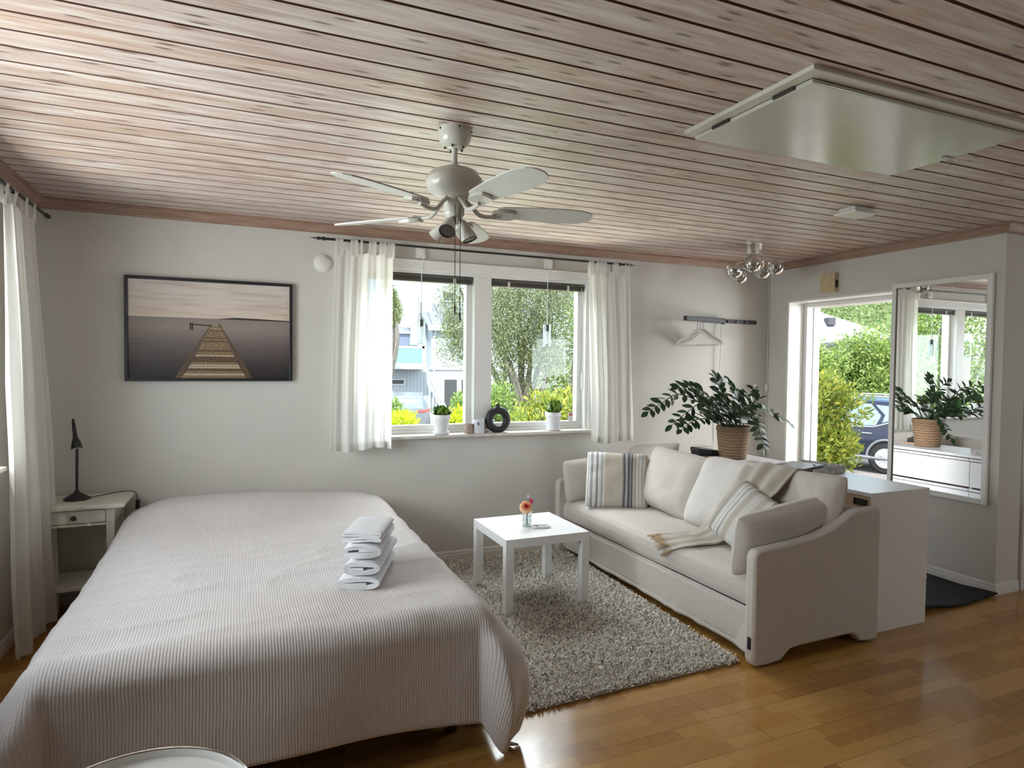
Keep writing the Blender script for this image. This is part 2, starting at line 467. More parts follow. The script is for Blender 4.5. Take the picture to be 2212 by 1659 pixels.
class MB:
    def __init__(s):
        s.v, s.f, s.mi, s.uv = [], [], [], {}

    def add(s, vs, fs, mi=0, uvs=None):
        b = len(s.v)
        s.v.extend([tuple(v) for v in vs])
        for f in fs:
            s.f.append(tuple(i + b for i in f))
            s.mi.append(mi)
        if uvs is not None:
            for i, u in enumerate(uvs):
                s.uv[b + i] = u
        return s

    def box(s, x0, x1, y0, y1, z0, z1, mi=0, mat=None):
        vs = [Vector((x, y, z)) for z in (z0, z1) for y in (y0, y1) for x in (x0, x1)]
        if mat is not None:
            vs = [mat @ v for v in vs]
        return s.add(vs, [(0, 2, 3, 1), (4, 5, 7, 6), (0, 1, 5, 4), (2, 6, 7, 3), (0, 4, 6, 2), (1, 3, 7, 5)], mi)

    def tube(s, path, r, n=8, mi=0, caps=True):
        path = [Vector(p) for p in path]
        k = len(path)
        rs = r if isinstance(r, (list, tuple)) else [r] * k
        vs, fs = [], []
        up = None
        for i, p in enumerate(path):
            d = (path[min(i + 1, k - 1)] - path[max(i - 1, 0)]).normalized()
            if up is None:
                up = Vector((0, 0, 1)) if abs(d.z) < 0.9 else Vector((1, 0, 0))
            a = d.cross(up).normalized()
            b = a.cross(d).normalized()
            up = b
            for j in range(n):
                t = 2 * PI * j / n
                vs.append(p + a * (rs[i] * math.cos(t)) + b * (rs[i] * math.sin(t)))
        for i in range(k - 1):
            for j in range(n):
                j2 = (j + 1) % n
                fs.append((i * n + j, i * n + j2, (i + 1) * n + j2, (i + 1) * n + j))
        if caps:
            fs.append(tuple(range(n - 1, -1, -1)))
            fs.append(tuple((k - 1) * n + j for j in range(n)))
        return s.add(vs, fs, mi)

    def lathe(s, prof, c=(0, 0, 0), n=24, mi=0, mat=None, uv=False):
        """prof: [(radius, z)] from bottom to top; c: centre"""
        c = Vector(c)
        vs, fs, uvs = [], [], []
        k = len(prof)
        nn = n + 1 if uv else n
        for i, (r, z) in enumerate(prof):
            for j in range(nn):
                t = 2 * PI * j / n
                p = Vector((r * math.cos(t), r * math.sin(t), z))
                vs.append((mat @ p if mat is not None else p) + c)
                uvs.append((j / n, i / max(1, k - 1)))
        for i in range(k - 1):
            for j in range(n):
                j2 = j + 1 if uv else (j + 1) % n
                fs.append((i * nn + j, i * nn + j2, (i + 1) * nn + j2, (i + 1) * nn + j))
        if prof[0][0] > 1e-6:
            fs.append(tuple(range(n - 1, -1, -1)))
        if prof[-1][0] > 1e-6:
            fs.append(tuple((k - 1) * nn + j for j in range(n)))
        return s.add(vs, fs, mi, uvs if uv else None)

    def prism(s, poly, axis, a0, a1, mi=0, mat=None):
        """poly: 2-D outline in the two axes other than axis, in x,y,z order"""
        def P(p, a):
            q = {'x': (a, p[0], p[1]), 'y': (p[0], a, p[1]), 'z': (p[0], p[1], a)}[axis]
            q = Vector(q)
            return mat @ q if mat is not None else q
        n = len(poly)
        vs = [P(p, a0) for p in poly] + [P(p, a1) for p in poly]
        fs = [tuple(range(n)), tuple(range(2 * n - 1, n - 1, -1))]
        fs += [(i, (i + 1) % n + 0, (i + 1) % n + n, i + n) for i in range(n)]
        return s.add(vs, fs, mi)

    def grid(s, fn, nu, nv, mi=0, uv=True, flip=False):
        vs, uvs, fs = [], [], []
        for j in range(nv + 1):
            for i in range(nu + 1):
                r = fn(i / nu, j / nv)
                if len(r) == 2:
                    vs.append(r[0])
                    uvs.append(r[1])
                else:
                    vs.append(r)
                    uvs.append((i / nu, j / nv))
        for j in range(nv):
            for i in range(nu):
                q = (j * (nu + 1) + i, j * (nu + 1) + i + 1, (j + 1) * (nu + 1) + i + 1, (j + 1) * (nu + 1) + i)
                fs.append(q[::-1] if flip else q)
        return s.add(vs, fs, mi, uvs if uv else None)

    def sphere(s, c, r, n=16, mi=0, sc=(1, 1, 1)):
        k = max(4, n // 2)
        prof = [(r * math.sin(PI * i / k) if 0 < i < k else 0.0, -r * math.cos(PI * i / k)) for i in range(k + 1)]
        return s.lathe(prof, c, n, mi, Matrix.Diagonal((sc[0], sc[1], sc[2])))

    def build(s, name, mats, parent=None, smooth=False, bevel=0.0, subsurf=0, solid=0.0, origin=None, weld=False, angle=40):
        me = bpy.data.meshes.new(name)
        co = np.array(s.v, dtype=float)
        if parent is not None:
            q, base = parent, Vector((0, 0, 0))
            while q is not None:
                base += q.location
                q = q.parent
        elif origin is not None:
            base = Vector(origin)
        else:
            lo, hi = co.min(0), co.max(0)
            base = Vector(((lo[0] + hi[0]) / 2, (lo[1] + hi[1]) / 2, lo[2]))
        co = co - np.array(base)
        me.from_pydata(co.tolist(), [], s.f)
        mats = mats if isinstance(mats, (list, tuple)) else [mats]
        for mm in mats:
            me.materials.append(mm)
        if len(mats) > 1:
            me.polygons.foreach_set('material_index', s.mi)
        if s.uv:
            ul = me.uv_layers.new(name='UVMap')
            li = np.zeros(len(me.loops), dtype=np.int32)
            me.loops.foreach_get('vertex_index', li)
            tab = np.zeros((len(s.v), 2))
            for k2, u in s.uv.items():
                tab[k2] = u
            ul.data.foreach_set('uv', tab[li].ravel())
        bm = bmesh.new()
        bm.from_mesh(me)
        if weld:
            bmesh.ops.remove_doubles(bm, verts=bm.verts, dist=1e-5)
        bmesh.ops.recalc_face_normals(bm, faces=bm.faces)
        bm.to_mesh(me)
        bm.free()
        if smooth:
            me.polygons.foreach_set('use_smooth', [True] * len(me.polygons))
            if angle:
                me.set_sharp_from_angle(angle=math.radians(angle))
        o = bpy.data.objects.new(name, me)
        C.objects.link(o)
        if parent is not None:
            o.parent = parent
        else:
            o.location = base
        if bevel:
            b = o.modifiers.new('bevel', 'BEVEL')
            b.width = bevel
            b.segments = 2
            b.limit_method = 'ANGLE'
            b.angle_limit = math.radians(40)
        if solid:
            b = o.modifiers.new('solid', 'SOLIDIFY')
            b.thickness = solid
            b.offset = 0
        if subsurf:
            b = o.modifiers.new('sub', 'SUBSURF')
            b.levels = b.render_levels = subsurf
        return o


def tag(o, label, cat, group=None, kind=None):
    o['label'] = label
    o['category'] = cat
    if group:
        o['group'] = group
    if kind:
        o['kind'] = kind
    return o


def thing(name, loc, label, cat, group=None):
    o = bpy.data.objects.new(name, None)
    o.empty_display_size = 0.1
    C.objects.link(o)
    o.location = loc
    return tag(o, label, cat, group)


def struct(name, mb, mats, **kw):
    o = mb.build(name, mats, **kw)
    if o.parent is None:
        o['kind'] = 'structure'
    return o


def sroot(name, loc):
    o = bpy.data.objects.new(name, None)
    C.objects.link(o)
    o.location = loc
    o['kind'] = 'structure'
    return o


def nvec(p, sc=1.0, seed=0.0):
    return noise.noise_vector(Vector(p) * sc + Vector((seed, seed * 1.7, seed * 0.3)))


def nz1(p, sc=1.0, seed=0.0):
    return noise.noise(Vector(p) * sc + Vector((seed, seed * 1.7, seed * 0.3)))


def smooth01(t):
    t = max(0.0, min(1.0, t))
    return t * t * (3 - 2 * t)


def catmull(pts, k=8):
    pts = [Vector(p) for p in pts]
    out = []
    for i in range(len(pts) - 1):
        p0, p1, p2, p3 = pts[max(0, i - 1)], pts[i], pts[i + 1], pts[min(len(pts) - 1, i + 2)]
        for j in range(k):
            t = j / k
            out.append(0.5 * ((2 * p1) + (p2 - p0) * t + (2 * p0 - 5 * p1 + 4 * p2 - p3) * t * t + (3 * p1 - p0 - 3 * p2 + p3) * t ** 3))
    out.append(pts[-1])
    return out


# ---------------------------------------------------------------- the room
XL, XR, H, HT = -0.10, 5.492, 2.395, 2.335
YC = -1.981           # where the right-hand wall ends
YF, XF = -6.6, 7.4    # the unseen ends of the room
TH = 0.20

# floor and ceiling
struct('floor', MB().box(XL - TH, XF + TH, YF - TH, TH, -0.12, 0.0), M['floor'], origin=(0, 0, 0))
b = MB()
pitch, gw, gd = 0.118, 0.012, 0.009
ys = []
k0 = math.floor(YF / pitch)
k1 = math.ceil(0.0 / pitch)
for k in range(k0, k1 + 1):
    y0 = k * pitch
    y1 = y0 + pitch
    x0, x1 = XL - 0.02, XF + 0.02
    b.add([(x0, y0 + gw / 2, H), (x1, y0 + gw / 2, H), (x1, y1 - gw / 2, H), (x0, y1 - gw / 2, H)], [(0, 1, 2, 3)], 0)
    ya = y1 - gw / 2
    b.add([(x0, ya, H), (x1, ya, H), (x1, ya + 0.004, H + gd), (x0, ya + 0.004, H + gd)], [(0, 1, 2, 3)], 1)
    b.add([(x0, ya + 0.004, H + gd), (x1, ya + 0.004, H + gd), (x1, ya + gw - 0.004, H + gd), (x0, ya + gw - 0.004, H + gd)], [(0, 1, 2, 3)], 1)
    b.add([(x0, ya + gw - 0.004, H + gd), (x1, ya + gw - 0.004, H + gd), (x1, ya + gw, H), (x0, ya + gw, H)], [(0, 1, 2, 3)], 1)
b.box(XL - TH, XF + TH, YF - TH, TH, H + 0.02, H + 0.15, 1)
# the attic closure rim keeps the boards one body
struct('ceiling', b, [M['ceiling'], M['groove']], origin=(0, 0, 0))

# walls
WX0, WX1, WZ0, WZ1 = 1.775, 3.585, 0.915, 2.165      # back window opening
LY0, LY1, LZ0, LZ1 = -2.75, -0.78, 0.93, 2.10        # left window opening
DY0, DY1, DZ1 = -1.32, -0.225, 2.055                 # doorway in the right wall


def wall_with_hole(a0, a1, z1, h0, h1, hz0, hz1, put):
    put(a0, h0, 0, z1)
    put(h1, a1, 0, z1)
    if hz0 > 0:
        put(h0, h1, 0, hz0)
    put(h0, h1, hz1, z1)


b = MB()
wall_with_hole(XL - TH, XR + TH, H + 0.02, WX0, WX1, WZ0, WZ1, lambda p, q, r, s_: b.box(p, q, 0, TH, r, s_))
struct('wall_back', b, M['wall'])
b = MB()
wall_with_hole(YF - TH, 0, H + 0.02, LY0, LY1, LZ0, LZ1, lambda p, q, r, s_: b.box(XL - TH, XL, p, q, r, s_))
struct('wall_left', b, M['wall'])
b = MB()
wall_with_hole(YC, 0, H + 0.02, DY0, DY1, 0, DZ1, lambda p, q, r, s_: b.box(XR, XR + 0.25, p, q, r, s_) if s_ > r else None)
struct('wall_right', b, M['wall'])
b = MB()
b.box(XR + 0.25, XF + TH, YC, YC + 0.2, 0, H + 0.02)
struct('wall_hall', b, M['wall'])
struct('wall_far', MB().box(XF, XF + TH, YF - TH, YC, 0, H + 0.02), M['wall'])
b = MB()
wall_with_hole(XL, XF, H + 0.02, 6.2, 7.3, 0.92, 2.1, lambda p, q, r, s_: b.box(p, q, YF - TH, YF, r, s_))
struct('wall_front', b, M['wall'])
r = sroot('added_window', (6.75, YF - 0.1, 0.92))  # unseen window, added for the fill light from behind the camera
b = MB().box(6.2, 6.26, YF - 0.15, YF, 0.92, 2.1).box(7.24, 7.3, YF - 0.15, YF, 0.92, 2.1).box(6.26, 7.24, YF - 0.15, YF, 0.92, 0.98).box(6.26, 7.24, YF - 0.15, YF, 2.04, 2.1)
b.build('frame', M['white'], r, bevel=0.003)
MB().box(6.25, 7.25, YF - 0.096, YF - 0.092, 0.97, 2.05).build('pane', M['glass'], r)

# crown moulding: a sprung pine strip between wall and ceiling
CW = 0.06
prof = [(0.0, HT), (0.012, HT), (0.016, HT + 0.012), (0.044, H - 0.014), (CW, H - 0.012), (CW, H), (0, H)]


def crown(name, p0, p1, inward, e0=0, e1=0):
    p0, p1, inward = Vector(p0), Vector(p1), Vector(inward)
    d = (p1 - p0).normalized()
    vs = [p0 + inward * q + d * (q * e0) + Vector((0, 0, z)) for q, z in prof] + [p1 + inward * q - d * (q * e1) + Vector((0, 0, z)) for q, z in prof]
    n = len(prof)
    bb = MB().add(vs, [tuple(range(n)), tuple(range(2 * n - 1, n - 1, -1))] + [(i, (i + 1) % n, (i + 1) % n + n, i + n) for i in range(n)])
    struct(name, bb, M['trim_pine'])


crown('trim_1', (XL, 0, 0), (XR, 0, 0), (0, -1, 0), 1, 1)
crown('trim_2', (XL, YF, 0), (XL, 0, 0), (1, 0, 0), 1, 1)
crown('trim_3', (XR, 0, 0), (XR, YC, 0), (-1, 0, 0), 1, -1)
crown('trim_4', (XR, YC, 0), (XF, YC, 0), (0, -1, 0), -1, 1)

# baseboards
bp = [(0, 0), (0.014, 0), (0.014, 0.040), (0.010, 0.046), (0.012, 0.050), (0.012, 0.060), (0.006, 0.068), (0.0, 0.070)]


def baseb(name, p0, p1, inward, e0=0, e1=0):
    p0, p1, inward = Vector(p0), Vector(p1), Vector(inward)
    d = (p1 - p0).normalized()
    n = len(bp)
    vs = [p0 + inward * q + d * (q * e0) + Vector((0, 0, z)) for q, z in bp] + [p1 + inward * q - d * (q * e1) + Vector((0, 0, z)) for q, z in bp]
    struct(name, MB().add(vs, [tuple(range(n)), tuple(range(2 * n - 1, n - 1, -1))] + [(i, (i + 1) % n, (i + 1) % n + n, i + n) for i in range(n)]), M['white'])


baseb('baseboard_back', (XL, 0, 0), (XR, 0, 0), (0, -1, 0))
baseb('baseboard_left', (XL, YF, 0), (XL, 0, 0), (1, 0, 0))
baseb('baseboard_right', (XR, DY0 - 0.06, 0), (XR, YC, 0), (-1, 0, 0), 0, -1)
baseb('baseboard_hall', (XR, YC, 0), (XR + 0.235, YC, 0), (0, -1, 0), -1, 0)


# back window
def window_unit():
    r = sroot('window_1', (2.775, 0.05, WZ0))
    b = MB()     # outer frame
    b.box(WX0, WX0 + 0.02, 0.0, 0.16, WZ0, WZ1).box(WX1 - 0.03, WX1, 0.0, 0.16, WZ0, WZ1)
    b.box(WX0 + 0.02, WX1 - 0.03, 0.0, 0.16, WZ1 - 0.055, WZ1).box(WX0 + 0.02, WX1 - 0.03, 0.05, 0.16, WZ0, WZ0 + 0.055)
    b.build('frame', M['white'], r, bevel=0.003)
    b = MB().box(2.60, 2.735, -0.005, 0.16, WZ0 + 0.055, WZ1 - 0.055)
    b.build('mullion', M['white'], r, bevel=0.004)
    # casing on the wall above and beside
    b = MB().box(WX0 - 0.03, WX1 + 0.015, -0.022, 0.0, WZ1 - 0.035, WZ1 + 0.03).box(WX0 - 0.03, WX1 + 0.02, -0.034, 0.0, WZ1 + 0.022, WZ1 + 0.036)
    b.box(WX1 - 0.005, WX1 + 0.02, -0.018, 0.0, WZ0 + 0.02, WZ1 - 0.03)
    b.build('casing', M['white'], r, bevel=0.003)
    for x0, x1, mv in ((WX0 + 0.02, 2.60, 0), (2.735, WX1 - 0.03, 1)):
        z0, z1 = WZ0 + 0.045, WZ1 - 0.055
        sw = 0.042
        b = MB().box(x0, x0 + sw * 0.75, 0.06, 0.125, z0, z1).box(x1 - sw, x1, 0.06, 0.125, z0, z1)
        b.box(x0 + sw * 0.75, x1 - sw, 0.06, 0.125, z0, z0 + 0.048).box(x0 + sw * 0.75, x1 - sw, 0.06, 0.125, z1 - 0.045, z1)
        sh = b.build('sash', M['white'], r, bevel=0.003)
        MB().box(x0 + 0.01, x1 - 0.01, 0.092, 0.096, z0 + 0.02, z1 - 0.02).build('pane', M['glass'], sh)
    # small security sticker low in the right-hand pane
    st = MB().box(3.455, 3.498, 0.089, 0.0905, 1.005, 1.075, 0).box(3.462, 3.491, 0.088, 0.089, 1.045, 1.068, 1)
    st.build('sticker', [M['white'], plain('sticker_red', (0.55, 0.18, 0.15, 1))], r)
    b = MB().box(3.545, 3.556, 0.03, 0.06, 1.27, 1.40)
    b.build('window_latch', M['white'], r, bevel=0.003)
    b = MB()
    n = 60
    b.box(1.74, 3.62, -0.078, 0.06, 0.922, 0.946)
    sl = b.build('sill', M['marble'], r, bevel=0.006)
    return r


window_unit()

# left window
r = sroot('window_2', (XL, (LY0 + LY1) / 2, LZ0))
b = MB()
b.box(XL - 0.16, XL + 0.0, LY0, LY0 + 0.05, LZ0, LZ1).box(XL - 0.16, XL, LY1 - 0.05, LY1, LZ0, LZ1)
b.box(XL - 0.16, XL, LY0 + 0.05, LY1 - 0.05, LZ1 - 0.05, LZ1).box(XL - 0.16, XL - 0.05, LY0 + 0.05, LY1 - 0.05, LZ0, LZ0 + 0.05)
b.build('frame', M['white'], r, bevel=0.003)
MB().box(XL - 0.16, XL, -1.83, -1.70, LZ0 + 0.05, LZ1 - 0.05).build('mullion', M['white'], r, bevel=0.003)
for y0, y1 in ((LY0 + 0.05, -1.83), (-1.70, LY1 - 0.05)):
    b = MB().box(XL - 0.125, XL - 0.06, y0, y0 + 0.045, LZ0 + 0.045, LZ1 - 0.05).box(XL - 0.125, XL - 0.06, y1 - 0.045, y1, LZ0 + 0.045, LZ1 - 0.05)
    b.box(XL - 0.125, XL - 0.06, y0 + 0.045, y1 - 0.045, LZ0 + 0.045, LZ0 + 0.095).box(XL - 0.125, XL - 0.06, y0 + 0.045, y1 - 0.045, LZ1 - 0.095, LZ1 - 0.05)
    sh = b.build('sash', M['white'], r, bevel=0.003)
    MB().box(XL - 0.096, XL - 0.092, y0 + 0.01, y1 - 0.01, LZ0 + 0.07, LZ1 - 0.07).build('pane', M['glass'], sh)
MB().box(XL - 0.048, XL + 0.07, LY0 + 0.001, LY1 - 0.001, LZ0 + 0.001, LZ0 + 0.022).build('sill', M['marble'], r, bevel=0.006)

# doorway in the right wall, the door standing open outside
r = sroot('door_1', (XR, (DY0 + DY1) / 2, 0))
b = MB()     # deep white lining
b.box(XR - 0.006, XR + 0.25, DY1 - 0.02, DY1, 0, DZ1).box(XR - 0.006, XR + 0.25, DY0, DY0 + 0.02, 0, DZ1).box(XR - 0.006, XR + 0.25, DY0 + 0.02, DY1 - 0.02, DZ1 - 0.02, DZ1)
b.build('door_lining', M['white'], r, bevel=0.003)
b = MB()
b.box(XR + 0.176, XR + 0.25, DY1 - 0.055, DY1 - 0.02, 0, DZ1 - 0.02).box(XR + 0.176, XR + 0.25, DY0 + 0.02, DY0 + 0.055, 0, DZ1 - 0.02).box(XR + 0.176, XR + 0.25, DY0 + 0.055, DY1 - 0.055, DZ1 - 0.055, DZ1 - 0.02)
b.build('door_frame', M['white'], r, bevel=0.003)
MB().box(XR + 0.2495, XR + 0.2545, DY1 - 0.0575, DY1 - 0.0555, 0, DZ1 - 0.06).build('weather_seal', M['steel'], r)
MB().box(XR + 0.20, XR + 0.235, DY1 - 0.058, DY1 - 0.0545, 0.98, 1.14).build('strike_plate', M['steel'], r)
b = MB().box(XR + 0.2545, XR + 0.33, DY1 - 0.062, DY1 + 0.06, -0.1, DZ1 + 0.04).box(XR + 0.2545, XR + 0.33, DY0 - 0.06, DY1 - 0.062, DZ1 - 0.058, DZ1 + 0.04)
b.build('outer_casing', M['white'], r, bevel=0.002)
MB().box(XR + 0.01, XR + 0.30, DY0, DY1, 0.0, 0.025).build('threshold', M['steel'], r)
lf = MB().box(XR + 0.335, XR + 0.385, DY0 - 0.90, DY0 + 0.03, 0.02, DZ1 - 0.03).build('door_leaf', M['white'], r, bevel=0.004)
MB().tube([(XR + 0.385, DY0 - 0.82, 1.0), (XR + 0.435, DY0 - 0.82, 1.0), (XR + 0.435, DY0 - 0.70, 1.0)], 0.009).build('door_handle', M['steel'], lf, smooth=True)

# inner door past the end of the right wall
r = sroot('door_2', (XR + 0.7, YC, 0))
b = MB().box(XR + 0.245, XR + 0.30, YC - 0.02, YC, 0, 2.12).box(XR + 1.15, XR + 1.22, YC - 0.02, YC, 0, 2.12).box(XR + 0.245, XR + 1.22, YC - 0.02, YC, 2.05, 2.12)
b.build('door_frame', M['white'], r, bevel=0.003)
lf = MB().box(XR + 0.303, XR + 1.147, YC - 0.012, YC - 0.001, 0.01, 2.045).build('door_leaf', M['white'], r, bevel=0.002)
MB().tube([(XR + 1.08, YC - 0.012, 1.0), (XR + 1.08, YC - 0.06, 1.0), (XR + 0.97, YC - 0.06, 1.0)], 0.009).build('door_handle', M['steel'], lf, smooth=True)
for z in (0.22, 1.85):
    MB().tube([(XR + 0.302, YC - 0.02, z - 0.04), (XR + 0.302, YC - 0.02, z + 0.04)], 0.007).build('hinge', M['dark_steel'], r, smooth=True)

# ---------------------------------------------------------------- cloth shapes


def cushion(w, h, t, seed, n=26, p=3.4, pinch=0.05, wr=0.008, sag=0.0, pleat=0.0):
    """a stuffed case: two sheets sewn round the edge; local x = width, y = height, z = thickness"""
    vs, uvs, fs = [], [], []
    for side in (1, -1):
        for j in range(n + 1):
            for i in range(n + 1):
                u, v = 2 * i / n - 1, 2 * j / n - 1
                u, v = math.sin(u * PI / 2) * 0.35 + u * 0.65, math.sin(v * PI / 2) * 0.35 + v * 0.65
                cu = max(0.0, 1 - abs(u) ** p) ** 0.5
                cv = max(0.0, 1 - abs(v) ** p) ** 0.5
                x = w / 2 * u * (1 - pinch * (1 - v * v) * abs(u))
                y = h / 2 * v * (1 - pinch * (1 - u * u) * abs(v))
                rc_ = 1 - 0.07 * (u * v) ** 4
                x *= rc_
                y *= rc_
                z = side * t / 2 * cu * cv * (1 - sag * v)
                q = (x, y, side * 0.7)
                edge = min(1.0, 4 * cu * cv)
                z += edge * (wr * nz1(q, 7, seed) + wr * 0.5 * nz1(q, 17, seed + 3) + wr * 0.8 * abs(nz1((x * 1.0 + y * 0.6, y * 0.35 - x * 0.3, side), 16, seed + 5)))
                if pleat:
                    z += side * pleat * edge * math.sin(9 * u + 4 * v + seed) * max(0, 1 - abs(v))
                x += 0.006 * nz1(q, 5, seed + 7)
                y += 0.008 * nz1(q, 5, seed + 9)
                vs.append(Vector((x, y, z)))
                uvs.append((i / n, j / n))
    k = (n + 1) * (n + 1)
    for s_ in (0, 1):
        for j in range(n):
            for i in range(n):
                a = s_ * k + j * (n + 1) + i
                q = (a, a + 1, a + n + 2, a + n + 1)
                fs.append(q if s_ == 0 else q[::-1])
    # join the rims
    rim = [(i, 0) for i in range(n)] + [(n, j) for j in range(n)] + [(n - i, n) for i in range(n)] + [(0, n - j) for j in range(n)]
    idx = [j * (n + 1) + i for i, j in rim]
    L = len(idx)
    for i in range(L):
        a, c = idx[i], idx[(i + 1) % L]
        fs.append((a, a + k, c + k, c))
    return vs, fs, uvs


def place(vs, c, ux, uy):
    """carry a local shape to centre c with width along ux and height along uy"""
    ux = Vector(ux).normalized()
    uy = Vector(uy)
    uy = (uy - ux * uy.dot(ux)).normalized()
    uz = ux.cross(uy)
    c = Vector(c)
    return [c + ux * v[0] + uy * v[1] + uz * v[2] for v in vs]


def pillow_obj(name, mat, c, ux, uy, w, h, t, seed, parent=None, ushift=0.0, **kw):
    vs, fs, uvs = cushion(w, h, t, seed, **kw)
    if ushift:
        uvs = [(1.0 - abs((u_ * 0.86 + ushift) % 2.0 - 1.0), v_) for u_, v_ in uvs]
    o = MB().add(place(vs, c, ux, uy), fs, 0, uvs).build(name, mat, parent, smooth=True, subsurf=1, angle=None)
    return o


def ribbon(path, th, side=1):
    """closed 2-D outline round a centre line, for rolled and folded cloth"""
    L, R = [], []
    n = len(path)
    for i, p in enumerate(path):
        d = (Vector(path[min(i + 1, n - 1)]) - Vector(path[max(i - 1, 0)])).normalized()
        nx, ny = -d.y, d.x
        L.append((p[0] + nx * th / 2, p[1] + ny * th / 2))
        R.append((p[0] - nx * th / 2, p[1] - ny * th / 2))
    return L, R


def cloth_roll(b, path, th, y0, y1, carry, ny=6, seed=0):
    """sweep the folded centre line (x, z) along y"""
    L, R = ribbon(path, th)
    loop = L + R[::-1]
    n = len(loop)
    vs, fs = [], []
    for j in range(ny + 1):
        y = y0 + (y1 - y0) * j / ny
        for k, p in enumerate(loop):
            dy = 0.006 * nz1((p[0] * 20, p[1] * 20, j), 1, seed) if j in (0, ny) else 0
            vs.append(carry(Vector((p[0] + 0.003 * nz1((k * 0.3, y * 9, 0), 1, seed), y + dy, p[1] + 0.002 * nz1((k * 0.3, y * 12, 4), 1, seed)))))
    for j in range(ny):
        for k in range(n):
            k2 = (k + 1) % n
            fs.append((j * n + k, j * n + k2, (j + 1) * n + k2, (j + 1) * n + k))
    h = len(L)
    for j, base in ((0, 0), (1, ny * n)):
        for i in range(h - 1):
            q = (base + i, base + i + 1, base + n - 2 - i, base + n - 1 - i)
            fs.append(q if j else q[::-1])
    b.add(vs, fs)


# ---------------------------------------------------------------- bed
BX0, BX1, BY0, BY1, BZ = 0.36, 1.90, -2.27, -0.06, 0.535
r = thing('bed', ((BX0 + BX1) / 2, (BY0 + BY1) / 2, 0), 'double bed under the ribbed beige bedspread', 'bed')
b = MB().box(BX0 + 0.05, BX1 - 0.05, BY0 + 0.05, BY1, 0.14, 0.32)
b.build('bed_base', plain('dark_bed_fabric', (0.05, 0.045, 0.045, 1), 0.95), r, bevel=0.02)
for x in (BX0 + 0.14, BX1 - 0.14):
    for y in (BY0 + 0.16, BY1 - 0.14):
        MB().lathe([(0.022, 0), (0.03, 0.14)], (x, y, 0), 14).build('leg', M['dark_steel'], r, smooth=True)
MB().box(BX0 + 0.04, BX1 - 0.04, BY0 + 0.04, BY1, 0.32, BZ - 0.035).build('mattress', M['linen_pale'], r, bevel=0.05)


def edge_fold(d, rad, flare):
    """arc length d past the start of an edge of radius rad: (outward, downward)"""
    q = rad * PI / 2
    if d <= 0:
        return 0.0, 0.0
    if d < q:
        a = d / rad
        return rad * math.sin(a), rad * (1 - math.cos(a))
    e = d - q
    return rad + e * flare, rad + e * (1 - flare * flare) ** 0.5


def bedspread_pt(s, t):
    """s across the bed, t along it from the headboard end to the foot, arc length in metres"""
    half = (BX1 - BX0) / 2
    cx = (BX0 + BX1) / 2
    rad = 0.085
    flat = half - rad
    sx = 1 if s > 0 else -1
    ox, dx = edge_fold(abs(s) - flat, rad, 0.10)
    x = cx + sx * (min(abs(s), flat) + ox)
    ylen = (BY1 - BY0) - rad
    oy, dy = edge_fold(t - ylen, rad, 0.09)
    y = BY1 - min(t, ylen) - oy
    drop = dx + dy
    if ox > 0 and oy > 0:     # the hanging corner: one wide cone-shaped fold reaching the floor
        lx_, ly_ = abs(s) - flat, t - ylen
        phi = math.atan2(ly_, lx_)
        D = (lx_ ** 4 + ly_ ** 4) ** 0.25
        k2 = math.sin(2 * phi)
        k3 = min(1.0, 1.5 * k2)
        D *= 1 + 0.17 * smooth01(k3)
        o_, drop = edge_fold(D, rad, 0.09)
        o_ += k3 * (0.085 * math.sin(PI * min(1.0, drop / 0.56)) + 0.03 * smooth01(drop / 0.2)) * smooth01(drop / 0.15)
        o_ += 0.022 * math.sin(phi * 6.0) * smooth01((drop - 0.15) / 0.25) * k3
        x = cx + sx * (flat + o_ * math.cos(phi))
        y = BY1 - ylen - o_ * math.sin(phi)
        dx, dy = (1e-6 + drop * math.cos(phi), 1e-6 + drop * math.sin(phi))
    z = BZ - drop
    hang = smooth01(drop / 0.25)
    # pillows under the head end
    head = smooth01((0.68 - t) / 0.42)
    prof = 0.085 + 0.022 * math.cos((x - 0.85) * 3.4) + 0.012 * nz1((x * 2, 0, 0), 1.5, 2)
    side = 1 - smooth01((abs(x - cx) - 0.50) / 0.28)
    z += head * prof * (0.35 + 0.65 * side) * (1 - hang)
    z -= 0.045 * smooth01((0.16 - t) / 0.16) * (1 - hang)
    # soft unevenness on top, shallow creases, lazy waves in the hanging part
    z += (1 - hang) * (0.010 * nz1((x, y, 0), 2.2, 1) + 0.005 * nz1((x * 1.0, y * 3.2, 0), 2.6, 5))
    cr = max(0.0, 0.25 - abs(nz1((x * 0.9 + y * 0.5, y * 3.4 - x * 0.6, 0.3), 1.9, 9))) * 4.0
    z += (1 - hang) * 0.011 * cr * cr * smooth01((t - 0.45) / 0.3) * (0.4 + 0.6 * smooth01(0.5 + 1.5 * nz1((x, y, 1.0), 1.6, 21)))
    if dy > 0:
        y -= hang * (dy / (dx + dy)) * (0.018 * math.sin(x * 6.5 + 0.6) + 0.012 * nz1((x, z, 0), 3, 8))
    if dx > 0:
        x += sx * hang * (dx / (dx + dy)) * (0.02 * math.sin(y * 6.0) + 0.012 * nz1((y, z, 0), 3, 11))
    if z < 0.006:
        out = 0.006 - z
        z = 0.006 + 0.012 * (0.5 + 0.5 * nz1((x, y, 0), 14, 3))
        x += sx * out * 0.75 * (1 if dx > 0 else 0)
        y -= out * 0.45 * (1 if dy > 0 else 0)
    return Vector((x, y, z))


half_s = (BX1 - BX0) / 2 + 0.38
T_ = (BY1 - BY0) + 0.375


def bed_fn(u, v):
    s = (u * 2 - 1) * half_s
    t = v * (T_ + 0.02 * math.sin(u * 9.0) - 0.03 * (1 - u))
    return bedspread_pt(s, t), (s, t)


